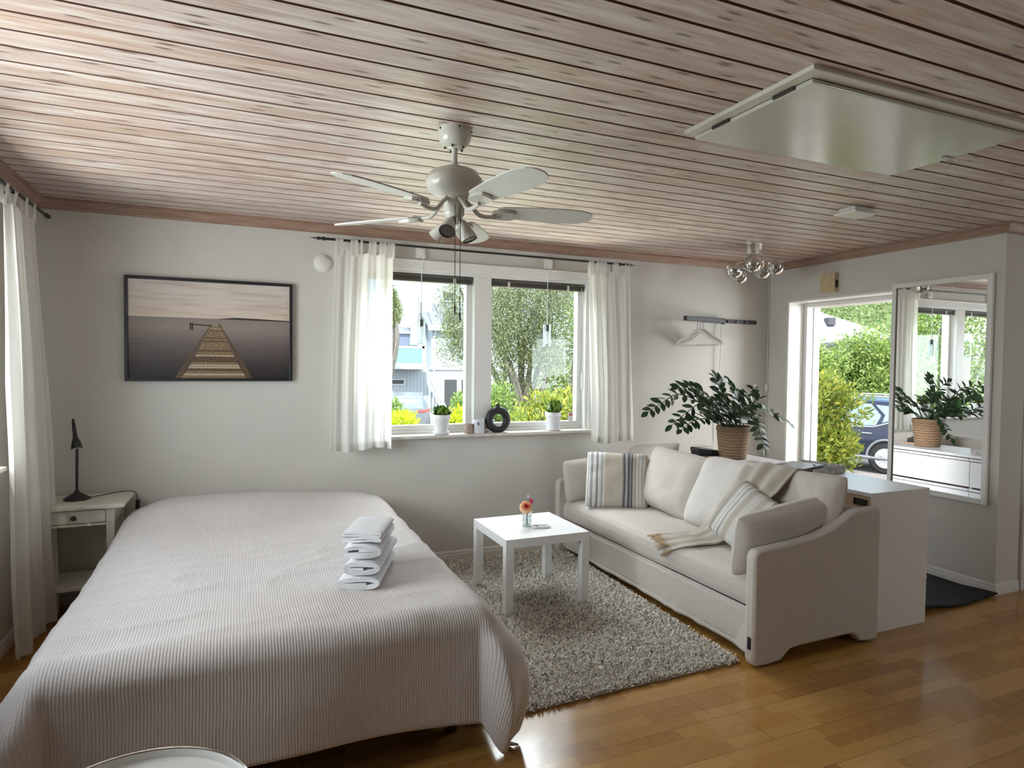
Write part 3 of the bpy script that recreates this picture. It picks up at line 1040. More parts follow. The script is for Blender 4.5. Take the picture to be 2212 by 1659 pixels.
o = MB().grid(bed_fn, 210, 240).build('bedspread', M['quilt'], smooth=True, solid=0.008, angle=None)
tag(o, 'ribbed beige quilted bedspread draped over the double bed', 'bedspread')

# four white towels stacked on the bed
ax = Vector((1.690 - 1.521, -1.513 + 1.945, 0)).normalized()
bx = Vector((ax.y, -ax.x, 0))
t0 = Vector((1.425, -1.90, BZ + 0.004))


def stack_carry(dz, ds=0.0, da=0.0, rot=0.0):
    ca, sa = math.cos(rot), math.sin(rot)
    A = ax * ca + bx * sa
    B_ = bx * ca - ax * sa
    return lambda p: t0 + B_ * (p.x + ds) + A * (p.y + da) + Vector((0, 0, p.z + dz))


def spiral(w, h, th, turns=2.6):
    """flattened roll: centre line of a cloth of thickness th, outer size w x h"""
    pts = []
    n = int(turns * 22)
    for i in range(n + 1):
        a = 2 * PI * turns * i / n
        k = th * 1.06 * (a / (2 * PI))
        rw, rh = w / 2 - th / 2 - k, h / 2 - th / 2 - k
        if rh < th * 0.5:
            break
        e = 0.9
        a0 = a - 0.86 * PI
        rh *= 1 + 0.05 * math.sin(3 * a0 + w * 90)
        cx_, sy_ = math.cos(a0), math.sin(a0)
        pts.append((rw * math.copysign(abs(cx_) ** e, cx_), h / 2 + rh * math.copysign(abs(sy_) ** 0.9, sy_)))
    return pts


zt = 0.0
g = 'white towels stacked on the bed'
for k, (w_, h_, th, ln, dz, ds, da, rot, lab) in enumerate((
        (0.185, 0.058, 0.0085, 0.42, 0.000, 0.000, -0.01, 0.00, 'white rolled towel lowest in the stack on the bed'),
        (0.162, 0.064, 0.0095, 0.42, 0.056, 0.010, 0.00, 0.02, 'thick white rolled towel second from the bottom of the stack'),
        (0.170, 0.062, 0.0080, 0.40, 0.118, 0.008, 0.02, -0.02, 'white loosely rolled towel third from the bottom, under the folded one'))):
    b = MB()
    cloth_roll(b, spiral(w_, h_, th, 3.3), th, 0.0, ln, stack_carry(dz, ds, da, rot), seed=k + 1)
    o = b.build('towel', M['towel'], smooth=True, angle=50)
    tag(o, lab, 'towel', g)
# the folded one on top
p = []
w_, lay = 0.150, 0.0105
for i in range(4):
    z = 0.006 + i * lay
    xs_ = [-w_ / 2 + w_ * q / 5 for q in range(6)]
    if i % 2:
        xs_ = xs_[::-1]
    p += [(x, z + 0.002 * math.sin(x * 40 + i)) for x in xs_]
    if i < 3:
        xe = xs_[-1]
        sg = 1 if xe > 0 else -1
        p += [(xe + sg * 0.0045, z + lay * 0.3), (xe + sg * 0.0045, z + lay * 0.7)]
b = MB()
cloth_roll(b, p, 0.009, 0.0, 0.27, stack_carry(0.180, -0.002, 0.045, 0.04), seed=9)
tag(b.build('towel', M['towel'], smooth=True, angle=50), 'flat folded white towel on top of the stack on the bed', 'towel', g)

# ---------------------------------------------------------------- bedside table, lamp
nx0, nx1, ny0, ny1, nzt = -0.075, 0.39, -0.385, -0.02, 0.66
r = thing('bedside_table', ((nx0 + nx1) / 2, (ny0 + ny1) / 2, 0), 'white bedside table with one drawer and a low shelf beside the bed', 'bedside table')
b = MB().box(nx0, nx1, ny0, ny1, nzt - 0.024, nzt)
b.build('table_top', M['cream'], r, bevel=0.005)
ix0, ix1, iy0, iy1 = nx0 + 0.035, nx1 - 0.05, ny0 + 0.02, ny1 - 0.015
for x in (ix0, ix1 - 0.042):
    for y in (iy0, iy1 - 0.042):
        tp = 0.006
        vs = [(x, y, nzt - 0.024), (x + 0.042, y, nzt - 0.024), (x + 0.042, y + 0.042, nzt - 0.024), (x, y + 0.042, nzt - 0.024),
              (x + tp, y + tp, 0), (x + 0.042 - tp, y + tp, 0), (x + 0.042 - tp, y + 0.042 - tp, 0), (x + tp, y + 0.042 - tp, 0)]
        MB().add(vs, [(0, 1, 2, 3), (7, 6, 5, 4), (0, 4, 5, 1), (1, 5, 6, 2), (2, 6, 7, 3), (3, 7, 4, 0)]).build('leg', M['cream'], r, bevel=0.003)
b = MB()
b.box(ix1 - 0.025, ix1 - 0.006, iy0 + 0.04, iy1 - 0.04, nzt - 0.115, nzt - 0.024).box(ix0 + 0.006, ix0 + 0.025, iy0 + 0.04, iy1 - 0.04, nzt - 0.115, nzt - 0.024)
b.box(ix0 + 0.04, ix1 - 0.04, iy1 - 0.025, iy1 - 0.006, nzt - 0.115, nzt - 0.024).box(ix0 + 0.04, ix1 - 0.04, iy0 + 0.004, iy0 + 0.03, nzt - 0.118, nzt - 0.104)
b.build('apron', M['cream'], r, bevel=0.002)
dr = MB().box(ix0 + 0.044, ix1 - 0.044, iy0 + 0.002, iy0 + 0.20, nzt - 0.1, nzt - 0.03).build('drawer', M['cream'], r, bevel=0.002)
MB().lathe([(0.0, 0.030), (0.010, 0.029), (0.0145, 0.023), (0.0145, 0.018), (0.007, 0.012), (0.006, 0.0)][::-1], ((ix0 + ix1) / 2, iy0 + 0.002, nzt - 0.066), 16,
           mat=Matrix.Rotation(PI / 2, 3, 'X')).build('knob', M['black_satin'], dr, smooth=True)
MB().box(ix0 - 0.004, ix1 + 0.004, iy0, iy1, 0.185, 0.205).build('shelf', M['cream'], r, bevel=0.003)

lx, ly = 0.128, -0.18
r = thing('desk_lamp', (lx, ly, nzt), 'slim black reading lamp on the bedside table', 'lamp')
poly = []
b = MB()
prof = [(0.068, 0), (0.068, 0.010), (0.05, 0.02), (0.026, 0.034), (0.014, 0.045), (0.0085, 0.055)]
b.lathe(prof, (lx, ly, nzt), 8)
b.build('base', M['black'], r, smooth=True, angle=20)
MB().tube([(lx, ly, nzt + 0.05), (lx + 0.003, ly - 0.002, nzt + 0.30)], 0.0075, 12).build('stem', M['black'], r, smooth=True)
tip = Vector((lx + 0.004, ly - 0.012, nzt + 0.295))
d = Vector((-0.028, 0.05, 0.165))
pts = [tip + d * q for q in (0, 0.05, 0.2, 0.36, 0.46, 0.75, 1.0)]
MB().tube(pts, [0.028, 0.0285, 0.023, 0.013, 0.011, 0.0095, 0.006], 18).build('lamp_shade', M['black'], r, smooth=True)
MB().tube([tip - d * 0.006, tip + d * 0.002], 0.022, 18).build('bulb', M['white'], r, smooth=True)
cp = catmull([(lx + 0.06, ly + 0.01, nzt + 0.006), (lx + 0.14, ly + 0.055, nzt + 0.012), (lx + 0.22, ly + 0.09, nzt + 0.016), (0.40, -0.06, nzt + 0.002), (0.415, -0.065, nzt - 0.045)], 10)
cb = MB().tube(cp, 0.0026, 6)
cb.tube(catmull([(0.417, -0.066, nzt - 0.11), (0.412, -0.07, nzt - 0.19), (0.385, -0.075, nzt - 0.27), (0.365, -0.08, nzt - 0.33), (0.375, -0.08, nzt - 0.40), (0.38, -0.03, 0.12)], 8), 0.0026, 6)
cd_ = cb.build('cord', M['black'], r, smooth=True)
MB().box(0.404, 0.428, -0.076, -0.056, nzt - 0.112, nzt - 0.043).build('cord_switch', M['black_satin'], cd_, bevel=0.005)

# ---------------------------------------------------------------- curtains and rods


def rod(name, p0, p1, wall_dir, label, brackets, rad=0.0085):
    p0, p1 = Vector(p0), Vector(p1)
    d = (p1 - p0).normalized()
    r = thing(name, (p0 + p1) / 2, label, 'curtain rod')
    MB().tube([p0, p1], rad, 12).build('pole', M['black'], r, smooth=True)
    rot = d.to_track_quat('Z', 'Y').to_matrix()
    for p, s_ in ((p1, 1), (p0, -1)):
        rr = rot if s_ == 1 else (-d).to_track_quat('Z', 'Y').to_matrix()
        MB().lathe([(rad, -0.012), (0.013, -0.008), (0.013, 0.006), (0.008, 0.010), (0.008, 0.026), (0.0125, 0.030), (0.0125, 0.036), (0.007, 0.042), (0.004, 0.062), (0.0, 0.095)], p, 12, mat=rr).build('finial', M['black'], r, smooth=True)
    for q in brackets:
        c = p0 + d * q
        w_ = c + Vector(wall_dir)
        b = MB().tube([w_, c + Vector((0, 0, -0.004))], 0.006, 8)
        b.lathe([(0.013, -0.009), (0.013, 0.009)], c, 12, mat=rot)
        side = d * 0.012
        up = Vector((0, 0, 0.035))
        wn = Vector(wall_dir).normalized()
        pl = [w_ - side - up, w_ + side - up, w_ + side + up * 0.6, w_ - side + up * 0.6]
        pl2 = [v - wn * 0.005 for v in pl]
        b.add(pl + pl2, [(0, 1, 2, 3), (7, 6, 5, 4), (0, 4, 5, 1), (1, 5, 6, 2), (2, 6, 7, 3), (3, 7, 4, 0)])
        b.build('bracket', M['black'], r, smooth=True)
    return r


rod('curtain_rod', (1.50, -0.10, 2.281), (3.87, -0.10, 2.277), (0, 0.10, -0.02), 'black curtain rod with pointed finials above the wide window on the back wall', (0.23, 2.30))
rod('curtain_rod', (0.0, -0.19, 2.262), (0.0, -3.3, 2.262), (-0.10, 0, -0.02), 'black curtain rod on the left wall, its finial near the room corner', (0.55, 2.7))


def curtain(name, a, bvec, top, bottom, fan0, fan1, pleats, depth, seed, label, group, tabs, rodz, out, mat='curtain', hem=0.05):
    """a: rod start, bvec: unit vector along the rod; fan0/fan1: (start, end) of the panel along the rod at the top and at the hem"""
    a, bvec, out = Vector(a), Vector(bvec), Vector(out)
    r = thing(name, a + bvec * ((fan1[0] + fan1[1]) / 2) + Vector((0, 0, bottom - a.z)), label, 'curtain', group)

    def pt(u, v):
        k = v ** 0.8
        s0 = fan0[0] + (fan1[0] - fan0[0]) * k
        s1 = fan0[1] + (fan1[1] - fan0[1]) * k
        uu = u + 0.025 * math.sin(u * 9 + seed) * (1 - u) * u * 4
        s = s0 + (s1 - s0) * uu
        ph = 2 * PI * pleats * (u + 0.045 * nz1((u * 4, v * 1.2, 0), 1, seed))
        w_ = depth * (0.35 + 0.65 * min(1, v * 2.5)) * (math.sin(ph) + 0.35 * math.sin(ph * 2.3 + seed))
        w_ += 0.012 * nz1((u * 3, v * 2.5, 0), 1.4, seed + 4) * (0.3 + v)
        z = top + (bottom - top) * v + 0.012 * math.sin(u * 7 + seed * 2) * v
        z -= 0.035 * abs(math.sin(PI * (len(tabs) - 1) * u)) * (1 - v) ** 14
        return a + bvec * s + out * (w_ + 0.028 * v) + Vector((0, 0, z - a.z))
    MB().grid(lambda u, v: pt(u, v), 130, 46).build('panel', M[mat], r, smooth=True, angle=None)
    v0 = 1 - hem / (top - bottom)
    MB().grid(lambda u, v: pt(u, v0 + (1.0 - v0) * v) - out * 0.0025, 130, 3).build('hem', M[mat], r, smooth=True, angle=None)
    for q in tabs:
        c = pt(q, 0)
        tw = 0.052
        loop = []
        n = 10
        for i in range(n + 1):
            th = PI * i / n
            loop.append((0.0115 * math.cos(th), 0.0115 * math.sin(th)))
        base = a + bvec * ((c - a).dot(bvec))
        line = [(c + out * 0.004 + Vector((0, 0, -0.03)))] + [base + out * p_[0] + Vector((0, 0, rodz - base.z + p_[1])) for p_ in loop] + [(c - out * 0.004 + Vector((0, 0, -0.03)))]
        k = len(line)
        MB().grid(lambda u, v: (lambda i: line[i] + bvec * ((u - 0.5) * tw * (0.85 + 0.15 * abs(v * 2 - 1))) + out * 0.003 * math.sin(u * 8 + v * 3))(min(k - 1, int(round(v * (k - 1))))), 6, k - 1).build('tab', M[mat], r, smooth=True, angle=None)
    return r


curtain('curtain', (0, -0.10, 2.281), (1, 0, 0), 2.235, 0.868, (1.575, 1.965), (1.535, 1.952), 4.0, 0.020, 1.3,
        'short white tab top curtain left of the back window', 'short white curtains at the back window', (0.06, 0.34, 0.42, 0.62, 0.80, 0.96), 2.281, (0, -1, 0))
curtain('curtain', (0, -0.10, 2.277), (1, 0, 0), 2.225, 0.842, (3.515, 3.895), (3.55, 3.935), 4.0, 0.019, 4.1,
        'short white tab top curtain right of the back window', 'short white curtains at the back window', (0.06, 0.24, 0.34, 0.66, 0.94), 2.277, (0, -1, 0))
curtain('curtain', (0, 0, 2.262), (0, -1, 0), 2.215, 0.035, (0.44, 0.90), (0.17, 0.84), 4.0, 0.026, 2.2,
        'full length white linen curtain at the left window beside the bed', None, (0.04, 0.35, 0.66, 0.96), 2.262, (1, 0, 0))

# ---------------------------------------------------------------- things on the back wall
r = thing('framed_picture', (0.828, 0, 1.335), 'wide framed photo print of a wooden jetty in a calm sea', 'picture')
px0, px1, pz0, pz1 = 0.346, 1.31, 1.335, 1.977
fw, fd = 0.019, 0.034
b = MB().box(px0, px0 + fw, -fd, 0, pz0, pz1).box(px1 - fw, px1, -fd, 0, pz0, pz1).box(px0 + fw, px1 - fw, -fd, 0, pz0, pz0 + fw).box(px0 + fw, px1 - fw, -fd, 0, pz1 - fw, pz1)
b.build('frame', M['black'], r, bevel=0.002)


def print_mats():
    a = Mat('print_sky')
    g_ = a.n('TexCoord').outputs['UV']
    s_ = a.n('SeparateXYZ', {0: g_})
    c = a.ramp(s_.outputs[1], [(0.0, (0.60, 0.50, 0.42, 1)), (0.5, (0.58, 0.51, 0.46, 1)), (1.0, (0.60, 0.55, 0.51, 1))])
    f = a.noise(a.n('Mapping', {'Vector': g_, 'Scale': (2.2, 7.5, 1), 'Rotation': (0, 0, 0.16)}).outputs[0], 1.0, 5, 0.55)
    sky = a.done(a.bsdf(Base_Color=a.mix(a.ramp(f, [(0.46, (0, 0, 0, 1)), (0.66, (0.6, 0.6, 0.6, 1))]), c, (0.36, 0.275, 0.205, 1)), Roughness=0.5))
    a = Mat('print_sea')
    g_ = a.n('TexCoord').outputs['UV']
    s_ = a.n('SeparateXYZ', {0: g_})
    f = a.noise(a.n('Mapping', {'Vector': g_, 'Scale': (3, 26, 1)}).outputs[0], 1.0, 4)
    y = a.math('ADD', s_.outputs[1], a.math('MULTIPLY', a.math('SUBTRACT', f, 0.5), 0.16))
    c = a.ramp(y, [(0.0, (0.012, 0.010, 0.011, 1)), (0.25, (0.045, 0.034, 0.034, 1)), (0.55, (0.12, 0.095, 0.092, 1)), (0.85, (0.25, 0.205, 0.18, 1)), (1.0, (0.22, 0.185, 0.17, 1))])
    sea = a.done(a.bsdf(Base_Color=c, Roughness=0.5))
    return [sky, sea, plain('print_hill', (0.035, 0.026, 0.024, 1), 0.5), plain('print_plank_dark', (0.10, 0.062, 0.032, 1), 0.5, var=0.5, scale=90),
            plain('print_plank_mid', (0.24, 0.16, 0.085, 1), 0.5, var=0.4, scale=90), plain('print_plank_light', (0.44, 0.35, 0.25, 1), 0.5, var=0.25, scale=90),
            plain('print_post', (0.02, 0.016, 0.014, 1), 0.5)]


ax0, ax1, az0, az1 = px0 + fw, px1 - fw, pz0 + fw, pz1 - fw


def PP(u, v, k=0):
    return (ax0 + (ax1 - ax0) * u, -0.022 - 0.0004 * k, az0 + (az1 - az0) * v)


b = MB()
hz = 0.625
b.add([PP(0, hz), PP(1, hz), PP(1, 1), PP(0, 1)], [(0, 1, 2, 3)], 0, [(0, 0), (1, 0), (1, 1), (0, 1)])
b.add([PP(0, 0), PP(1, 0), PP(1, hz), PP(0, hz)], [(0, 1, 2, 3)], 1, [(0, 0), (1, 0), (1, 1), (0, 1)])
hill = [(0.52, hz - 0.003), (0.58, hz + 0.006), (0.64, hz + 0.016), (0.72, hz + 0.014), (0.80, hz + 0.012), (0.88, hz + 0.006), (1.0, hz + 0.002), (1.0, hz - 0.01), (0.7, hz - 0.006)]
b.add([PP(u, v, 1) for u, v in hill], [tuple(range(len(hill)))], 2)
random.seed(4)
v = 0.0
pier = lambda v: (0.305 + (0.495 - 0.305) * (v / 0.555) ** 0.86, 0.72 + (0.545 - 0.72) * (v / 0.555) ** 0.86)
k = 0
while v < 0.55:
    hgt = 0.024 * (1 - v / 0.62) + 0.003
    v2 = min(0.555, v + hgt)
    (l0, r0), (l1, r1) = pier(v), pier(v2 - hgt * 0.15)
    b.add([PP(l0, v, 2), PP(r0, v, 2), PP(r1, v2 - hgt * 0.15, 2), PP(l1, v2 - hgt * 0.15, 2)], [(0, 1, 2, 3)], random.choice((3, 4, 4, 5, 4)) if k != 1 else 5)
    b.add([PP(l0, v2 - hgt * 0.2, 2), PP(r0, v2 - hgt * 0.2, 2), PP(r1, v2, 2), PP(l1, v2, 2)], [(0, 1, 2, 3)], 3)
    v = v2
    k += 1
for e in (0, 1):
    q0, q1 = pier(0)[e], pier(0.555)[e]
    w0, w1 = (0.035, 0.006)
    sg = -1 if e == 0 else 1
    b.add([PP(q0, 0, 3), PP(q0 + sg * w0, 0, 3), PP(q1 + sg * w1, 0.56, 3), PP(q1, 0.56, 3)], [(0, 1, 2, 3)], 3)
b.add([PP(0.36, 0.553, 3), PP(0.50, 0.545, 3), PP(0.50, 0.555, 3), PP(0.36, 0.564, 3)], [(0, 1, 2, 3)], 6)
for u in (0.362, 0.374):
    b.add([PP(u, 0.50, 4), PP(u + 0.008, 0.50, 4), PP(u + 0.008, 0.575, 4), PP(u, 0.575, 4)], [(0, 1, 2, 3)], 6)
b.add([PP(0.541, 0.545, 4), PP(0.546, 0.545, 4), PP(0.546, 0.57, 4), PP(0.541, 0.57, 4)], [(0, 1, 2, 3)], 6)
b.add([(ax0, -0.0215, az0), (ax1, -0.0215, az0), (ax1, -0.0215, az1), (ax0, -0.0215, az1), (ax0, -0.004, az0), (ax1, -0.004, az0), (ax1, -0.004, az1), (ax0, -0.004, az1)],
      [(0, 1, 2, 3), (7, 6, 5, 4), (0, 4, 5, 1), (1, 5, 6, 2), (2, 6, 7, 3), (3, 7, 4, 0)], 6)
b.build('print', print_mats(), r)

r = thing('ventilation_cover', (1.506, 0, 2.08), 'round white plastic cover high on the wall left of the curtain', 'wall cover')
RX = Matrix.Rotation(PI / 2, 3, 'X')
MB().lathe([(0.060, 0), (0.060, 0.008), (0.055, 0.013)], (1.506, 0, 2.132), 36, mat=RX).build('rim', M['white_matte'], r, smooth=True)
MB().lathe([(0.049, 0.012), (0.049, 0.020), (0.043, 0.025), (0.0, 0.027)], (1.506, 0, 2.132), 36, mat=RX).build('disc', M['white_matte'], r, smooth=True)


# ceiling sockets above the window, pendants in it
def socket(x, z, label):
    r = thing('wall_socket', (x, 0, z - 0.04), label, 'socket', 'lamp sockets above the window')
    MB().box(x - 0.036, x + 0.036, -0.018, 0, z - 0.042, z + 0.042).build('plate', M['white'], r, bevel=0.004)
    MB().lathe([(0.024, 0.017), (0.024, 0.030), (0.018, 0.034), (0.0, 0.034)], (x + 0.003, 0, z + 0.006), 20, mat=RX).build('plug', M['white'], r, smooth=True)
    return r


socket(2.184, 2.255, 'white square lamp socket above the left window pane')
socket(3.206, 2.251, 'white square lamp socket above the right window pane')


def wire_path(x):
    out = 0.055
    return [(x - out - 0.025, HT - 0.006), (x - out, HT - 0.012), (x - out + 0.012, HT - 0.03), (x - out + 0.016, 2.29)]


for x, lab in ((2.184, 'thin white cable running along the moulding to the left lamp socket'), (3.206, 'thin white cable running along the moulding to the right lamp socket')):
    b = MB()
    for sg in (-1, 1):
        far = 0.42
        pts = [(x + sg * far, -0.004, HT - 0.004), (x + sg * 0.09, -0.004, HT - 0.006), (x + sg * 0.055, -0.004, HT - 0.014), (x + sg * 0.040, -0.004, HT - 0.032), (x + sg * 0.030, -0.004, 2.285)]
        b.tube(catmull(pts, 6), 0.003, 6)
    tag(b.build('socket_cable', M['white'], smooth=True), lab, 'cable', 'cables of the lamp sockets')


def pendant(x, ztop, zc, zb, label):
    y = -0.032
    r = thing('pendant_lamp', (x, y, zb), label, 'pendant lamp', 'glass pendants in the window')
    MB().tube(catmull([(x + 0.02, -0.035, ztop + 0.03), (x + 0.012, y - 0.01, ztop - 0.02), (x + 0.003, y, ztop - 0.07), (x, y, zc + 0.12)], 8), 0.0025, 6).build('cord', M['white'], r, smooth=True)
    MB().tube([(x, y, zc + 0.12), (x, y, zc - 0.0)], 0.0045, 8).build('rod', M['steel'], r, smooth=True)
    MB().lathe([(0.0135, zc - 0.055 - 0.0), (0.0135, zc)], (x, y, 0), 16).build('lamp_holder', M['dark_steel'], r, smooth=True)
    MB().tube([(x - 0.034, y, zc - 0.012), (x + 0.034, y, zc - 0.012)], 0.0022, 6).build('cross_pin', M['steel'], r, smooth=True)
    n = 28
    MB().lathe([(0.030, zb), (0.030, zc + 0.005), (0.0272, zc + 0.005), (0.0272, zb), (0.030, zb)], (x, y, 0), n).build('outer_glass', M['glass_solid'], r, smooth=True)
    MB().lathe([(0.021, zb + 0.025), (0.021, zc - 0.05)], (x, y, 0), n).build('inner_shade', M['frosted'], r, smooth=True)
    return r


pendant(2.184, 2.225, 1.777, 1.605, 'glass tube pendant lamp hanging before the left window pane')
pendant(3.191, 2.222, 1.772, 1.602, 'glass tube pendant lamp hanging before the right window pane')


def blind(x0, x1, label):
    z1 = WZ1 - 0.06
    r = thing('venetian_blind', ((x0 + x1) / 2, 0.035, z1 - 0.06), label, 'blind', 'raised venetian blinds')
    MB().box(x0, x1, 0.02, 0.052, z1 - 0.016, z1).build('head_rail', M['taupe'], r, bevel=0.002)
    b = MB()
    for i in range(6):
        z = z1 - 0.018 - i * 0.0036
        b.box(x0 + 0.004, x1 - 0.004, 0.018, 0.054, z - 0.0012, z + 0.0006)
    b.build('slats', M['taupe'], r)
    MB().box(x0 + 0.004, x1 - 0.004, 0.02, 0.052, z1 - 0.052, z1 - 0.040).build('bottom_rail', M['taupe'], r, bevel=0.003)
    for q in (0.18, 0.82):
        x = x0 + (x1 - x0) * q
        MB().box(x - 0.010, x + 0.010, 0.0165, 0.018, z1 - 0.054, z1 - 0.014).build('ladder_tape', M['cream'], r)
    return r


blind(WX0 + 0.03, 2.592, 'dark venetian blind pulled up at the top of the left pane')
bl = blind(2.742, WX1 - 0.04, 'dark venetian blind pulled up at the top of the right pane')
MB().tube(catmull([(3.52, 0.012, 2.08), (3.535, 0.01, 1.8), (3.548, 0.008, 1.45), (3.552, 0.008, 1.15)], 6), 0.0018, 5).build('pull_cord', M['white'], bl, smooth=True)

# valet rack, hangers, cords
RP = Vector((4.93, -0.03, 1.868))
RE = Vector((4.36, -0.23, 1.858))
r = thing('coat_rack', (4.93, 0, 1.84), 'black wall rail with a fold out hanger arm near the room corner', 'coat rack')
MB().box(4.72, 5.335, -0.018, 0, 1.850, 1.882).build('wall_rail', M['black_satin'], r, bevel=0.002)
for x in (5.02, 5.12, 5.22):
    MB().box(x - 0.03, x + 0.012, -0.026, -0.018, 1.856, 1.876).build('hook_plate', M['black'], r, bevel=0.002)
b = MB()
d = (RE - RP).normalized()
sd = Vector((-d.y, d.x, 0)) * 0.017
h_ = Vector((0, 0, 0.019))
b.add([RP - sd - h_, RP + sd - h_, RP + sd + h_, RP - sd + h_, RE - sd - h_, RE + sd - h_, RE + sd + h_, RE - sd + h_], [(0, 1, 2, 3), (7, 6, 5, 4), (0, 4, 5, 1), (1, 5, 6, 2), (2, 6, 7, 3), (3, 7, 4, 0)])
b.build('arm', M['black_satin'], r, bevel=0.003)
MB().lathe([(0.017, -0.03), (0.017, 0.022)], RP, 16).build('hinge', M['black'], r, smooth=True)

hd = Vector((-d.y, d.x, 0)).normalized()     # the hangers hang across the arm
if hd.y > 0:
    hd = -hd
labs = ('white hanger nearest the wall on the fold out arm', 'white hanger between two others on the fold out arm', 'white hanger nearest the room on the fold out arm')
for i in range(3):
    c = RP + d * (0.325 + i * 0.046)
    hdi = (Matrix.Rotation(0.10 * (i - 1), 3, 'Z') @ hd)
    top = c + Vector((0, 0, -0.021))
    r = thing('clothes_hanger', top - Vector((0, 0, 0.22)), labs[i], 'clothes hanger', 'white hangers on the fold out arm')
    P = lambda a_, z_: top + hdi * a_ + Vector((0, 0, z_))
    hook = [P(0.016 * math.cos(t), 0.027 + 0.016 * math.sin(t)) for t in [q * 0.2 * PI - 0.15 * PI for q in range(7)]]
    MB().tube([P(0, -0.075), P(0, -0.03), P(0.004, -0.01), P(0.016, 0.02)] + hook[1:], 0.0022, 6).build('hook', M['steel'], r, smooth=True)
    n = d * 0.006

    def slab(pts2):
        vs = [P(q, z) - n for q, z in pts2] + [P(q, z) + n for q, z in pts2]
        k = len(pts2)
        return vs, [tuple(range(k)), tuple(range(2 * k - 1, k - 1, -1))] + [(j, (j + 1) % k, (j + 1) % k + k, j + k) for j in range(k)]
    up = [(-0.205, -0.188), (-0.19, -0.170), (-0.10, -0.120), (-0.03, -0.068), (0.0, -0.058), (0.03, -0.068), (0.10, -0.120), (0.19, -0.170), (0.205, -0.188),
          (0.198, -0.198), (0.18, -0.188), (0.09, -0.142), (0.02, -0.094), (0, -0.086), (-0.02, -0.094), (-0.09, -0.142), (-0.18, -0.188), (-0.198, -0.198)]
    vs, fs = slab(up)
    MB().add(vs, fs).build('shoulder_bar', M['white_matte'], r, bevel=0.002)
    vs, fs = slab([(-0.198, -0.192), (0.198, -0.192), (0.198, -0.205), (-0.198, -0.205)])
    MB().add(vs, fs).build('trouser_bar', M['white_matte'], r, bevel=0.002)
b = MB().tube([(4.915, -0.028, 1.93), (4.912, -0.03, 1.6), (4.905, -0.02, 1.30), (4.90, -0.016, 0.80)], 0.0035, 6)
o = b.build('hanging_cord', M['white'], smooth=True)
tag(o, 'thin white cord hanging from the coat rack behind the plant', 'cord')
r = thing('lamp_cable', (5.478, -0.012, 0.4), 'white cable with an inline switch running down the room corner', 'cable')
MB().tube([(5.48, -0.010, 2.335), (5.478, -0.012, 1.30)], 0.0032, 6).tube([(5.476, -0.012, 1.24), (5.476, -0.012, 0.35)], 0.0032, 6).build('cable', M['white'], r, smooth=True)
MB().box(5.462, 5.488, -0.026, -0.004, 1.235, 1.305).build('cable_switch', M['white'], r, bevel=0.006)

# ---------------------------------------------------------------- window sill things


def sill_pot(x, y, label, seed, style):
    z = 0.9465
    r = thing('potted_plant', (x, y, z), label, 'potted plant', 'white pots on the window sill')
    MB().lathe([(0.050, 0), (0.057, 0.004), (0.060, 0.018), (0.056, 0.019), (0.052, 0.008), (0.0, 0.008)], (x, y, z), 32).build('saucer', M['ceramic'], r, smooth=True)
    MB().lathe([(0.0, 0.009), (0.044, 0.009), (0.046, 0.014), (0.0585, 0.108), (0.0595, 0.109), (0.064, 0.112), (0.066, 0.140), (0.064, 0.143), (0.058, 0.142), (0.056, 0.125), (0.0, 0.125)], (x, y, z), 36).build('pot', M['ceramic'], r, smooth=True)
    MB().lathe([(0.057, 0.125), (0.0, 0.129)], (x, y, z), 20).build('soil', M['soil'], r)
    rnd = random.Random(seed)
    b = MB()
    n = 20 if style == 0 else 12
    for i in range(n):
        ring = i / n
        az = i * 2.4 + rnd.uniform(-0.2, 0.2)
        el = 0.40 + 1.0 * ring + rnd.uniform(-0.1, 0.1)
        ln = (0.092 - 0.012 * ring) if style == 0 else (0.10 + 0.02 * ring)
        wd = 0.026 if style == 0 else 0.030
        dirv = Vector((math.cos(az) * math.cos(el), math.sin(az) * math.cos(el), math.sin(el)))
        if style == 1:
            dirv = (dirv + Vector((0.18, 0, 0.35))).normalized()
        sidev = Vector((-math.sin(az), math.cos(az), 0))
        nrm = sidev.cross(dirv)
        base = Vector((x, y, z + 0.128)) + Vector((math.cos(az), math.sin(az), 0)) * 0.016
        pr = [(0, 0.35), (0.25, 0.85), (0.5, 1.0), (0.75, 0.75), (0.92, 0.3), (1.0, 0.02)]
        vs, fs = [], []
        for q, wq in pr:
            cpt = base + dirv * (ln * q) + nrm * (-0.018 * q * q)
            vs += [cpt - sidev * wd * wq + nrm * 0.006 * wq, cpt - nrm * 0.003, cpt + sidev * wd * wq + nrm * 0.006 * wq, cpt + nrm * 0.002 - nrm * 0.010 * wq]
        for j in range(len(pr) - 1):
            for q in range(4):
                fs.append((j * 4 + q, j * 4 + (q + 1) % 4, (j + 1) * 4 + (q + 1) % 4, (j + 1) * 4 + q))
        b.add(vs, fs)
    b.build('foliage', M['leaf_sill'], r, smooth=True, angle=None)


M['leaf_sill'] = leaf_mat('succulent_leaf', (0.03, 0.085, 0.012, 1), (0.09, 0.19, 0.02, 1), (0.24, 0.38, 0.06, 1), 0.25, 0.35)
sill_pot(2.345, -0.018, 'succulent in a white pot before the left window pane', 3, 0)
sill_pot(3.262, -0.018, 'leafy plant in a white pot before the right window pane', 8, 1)

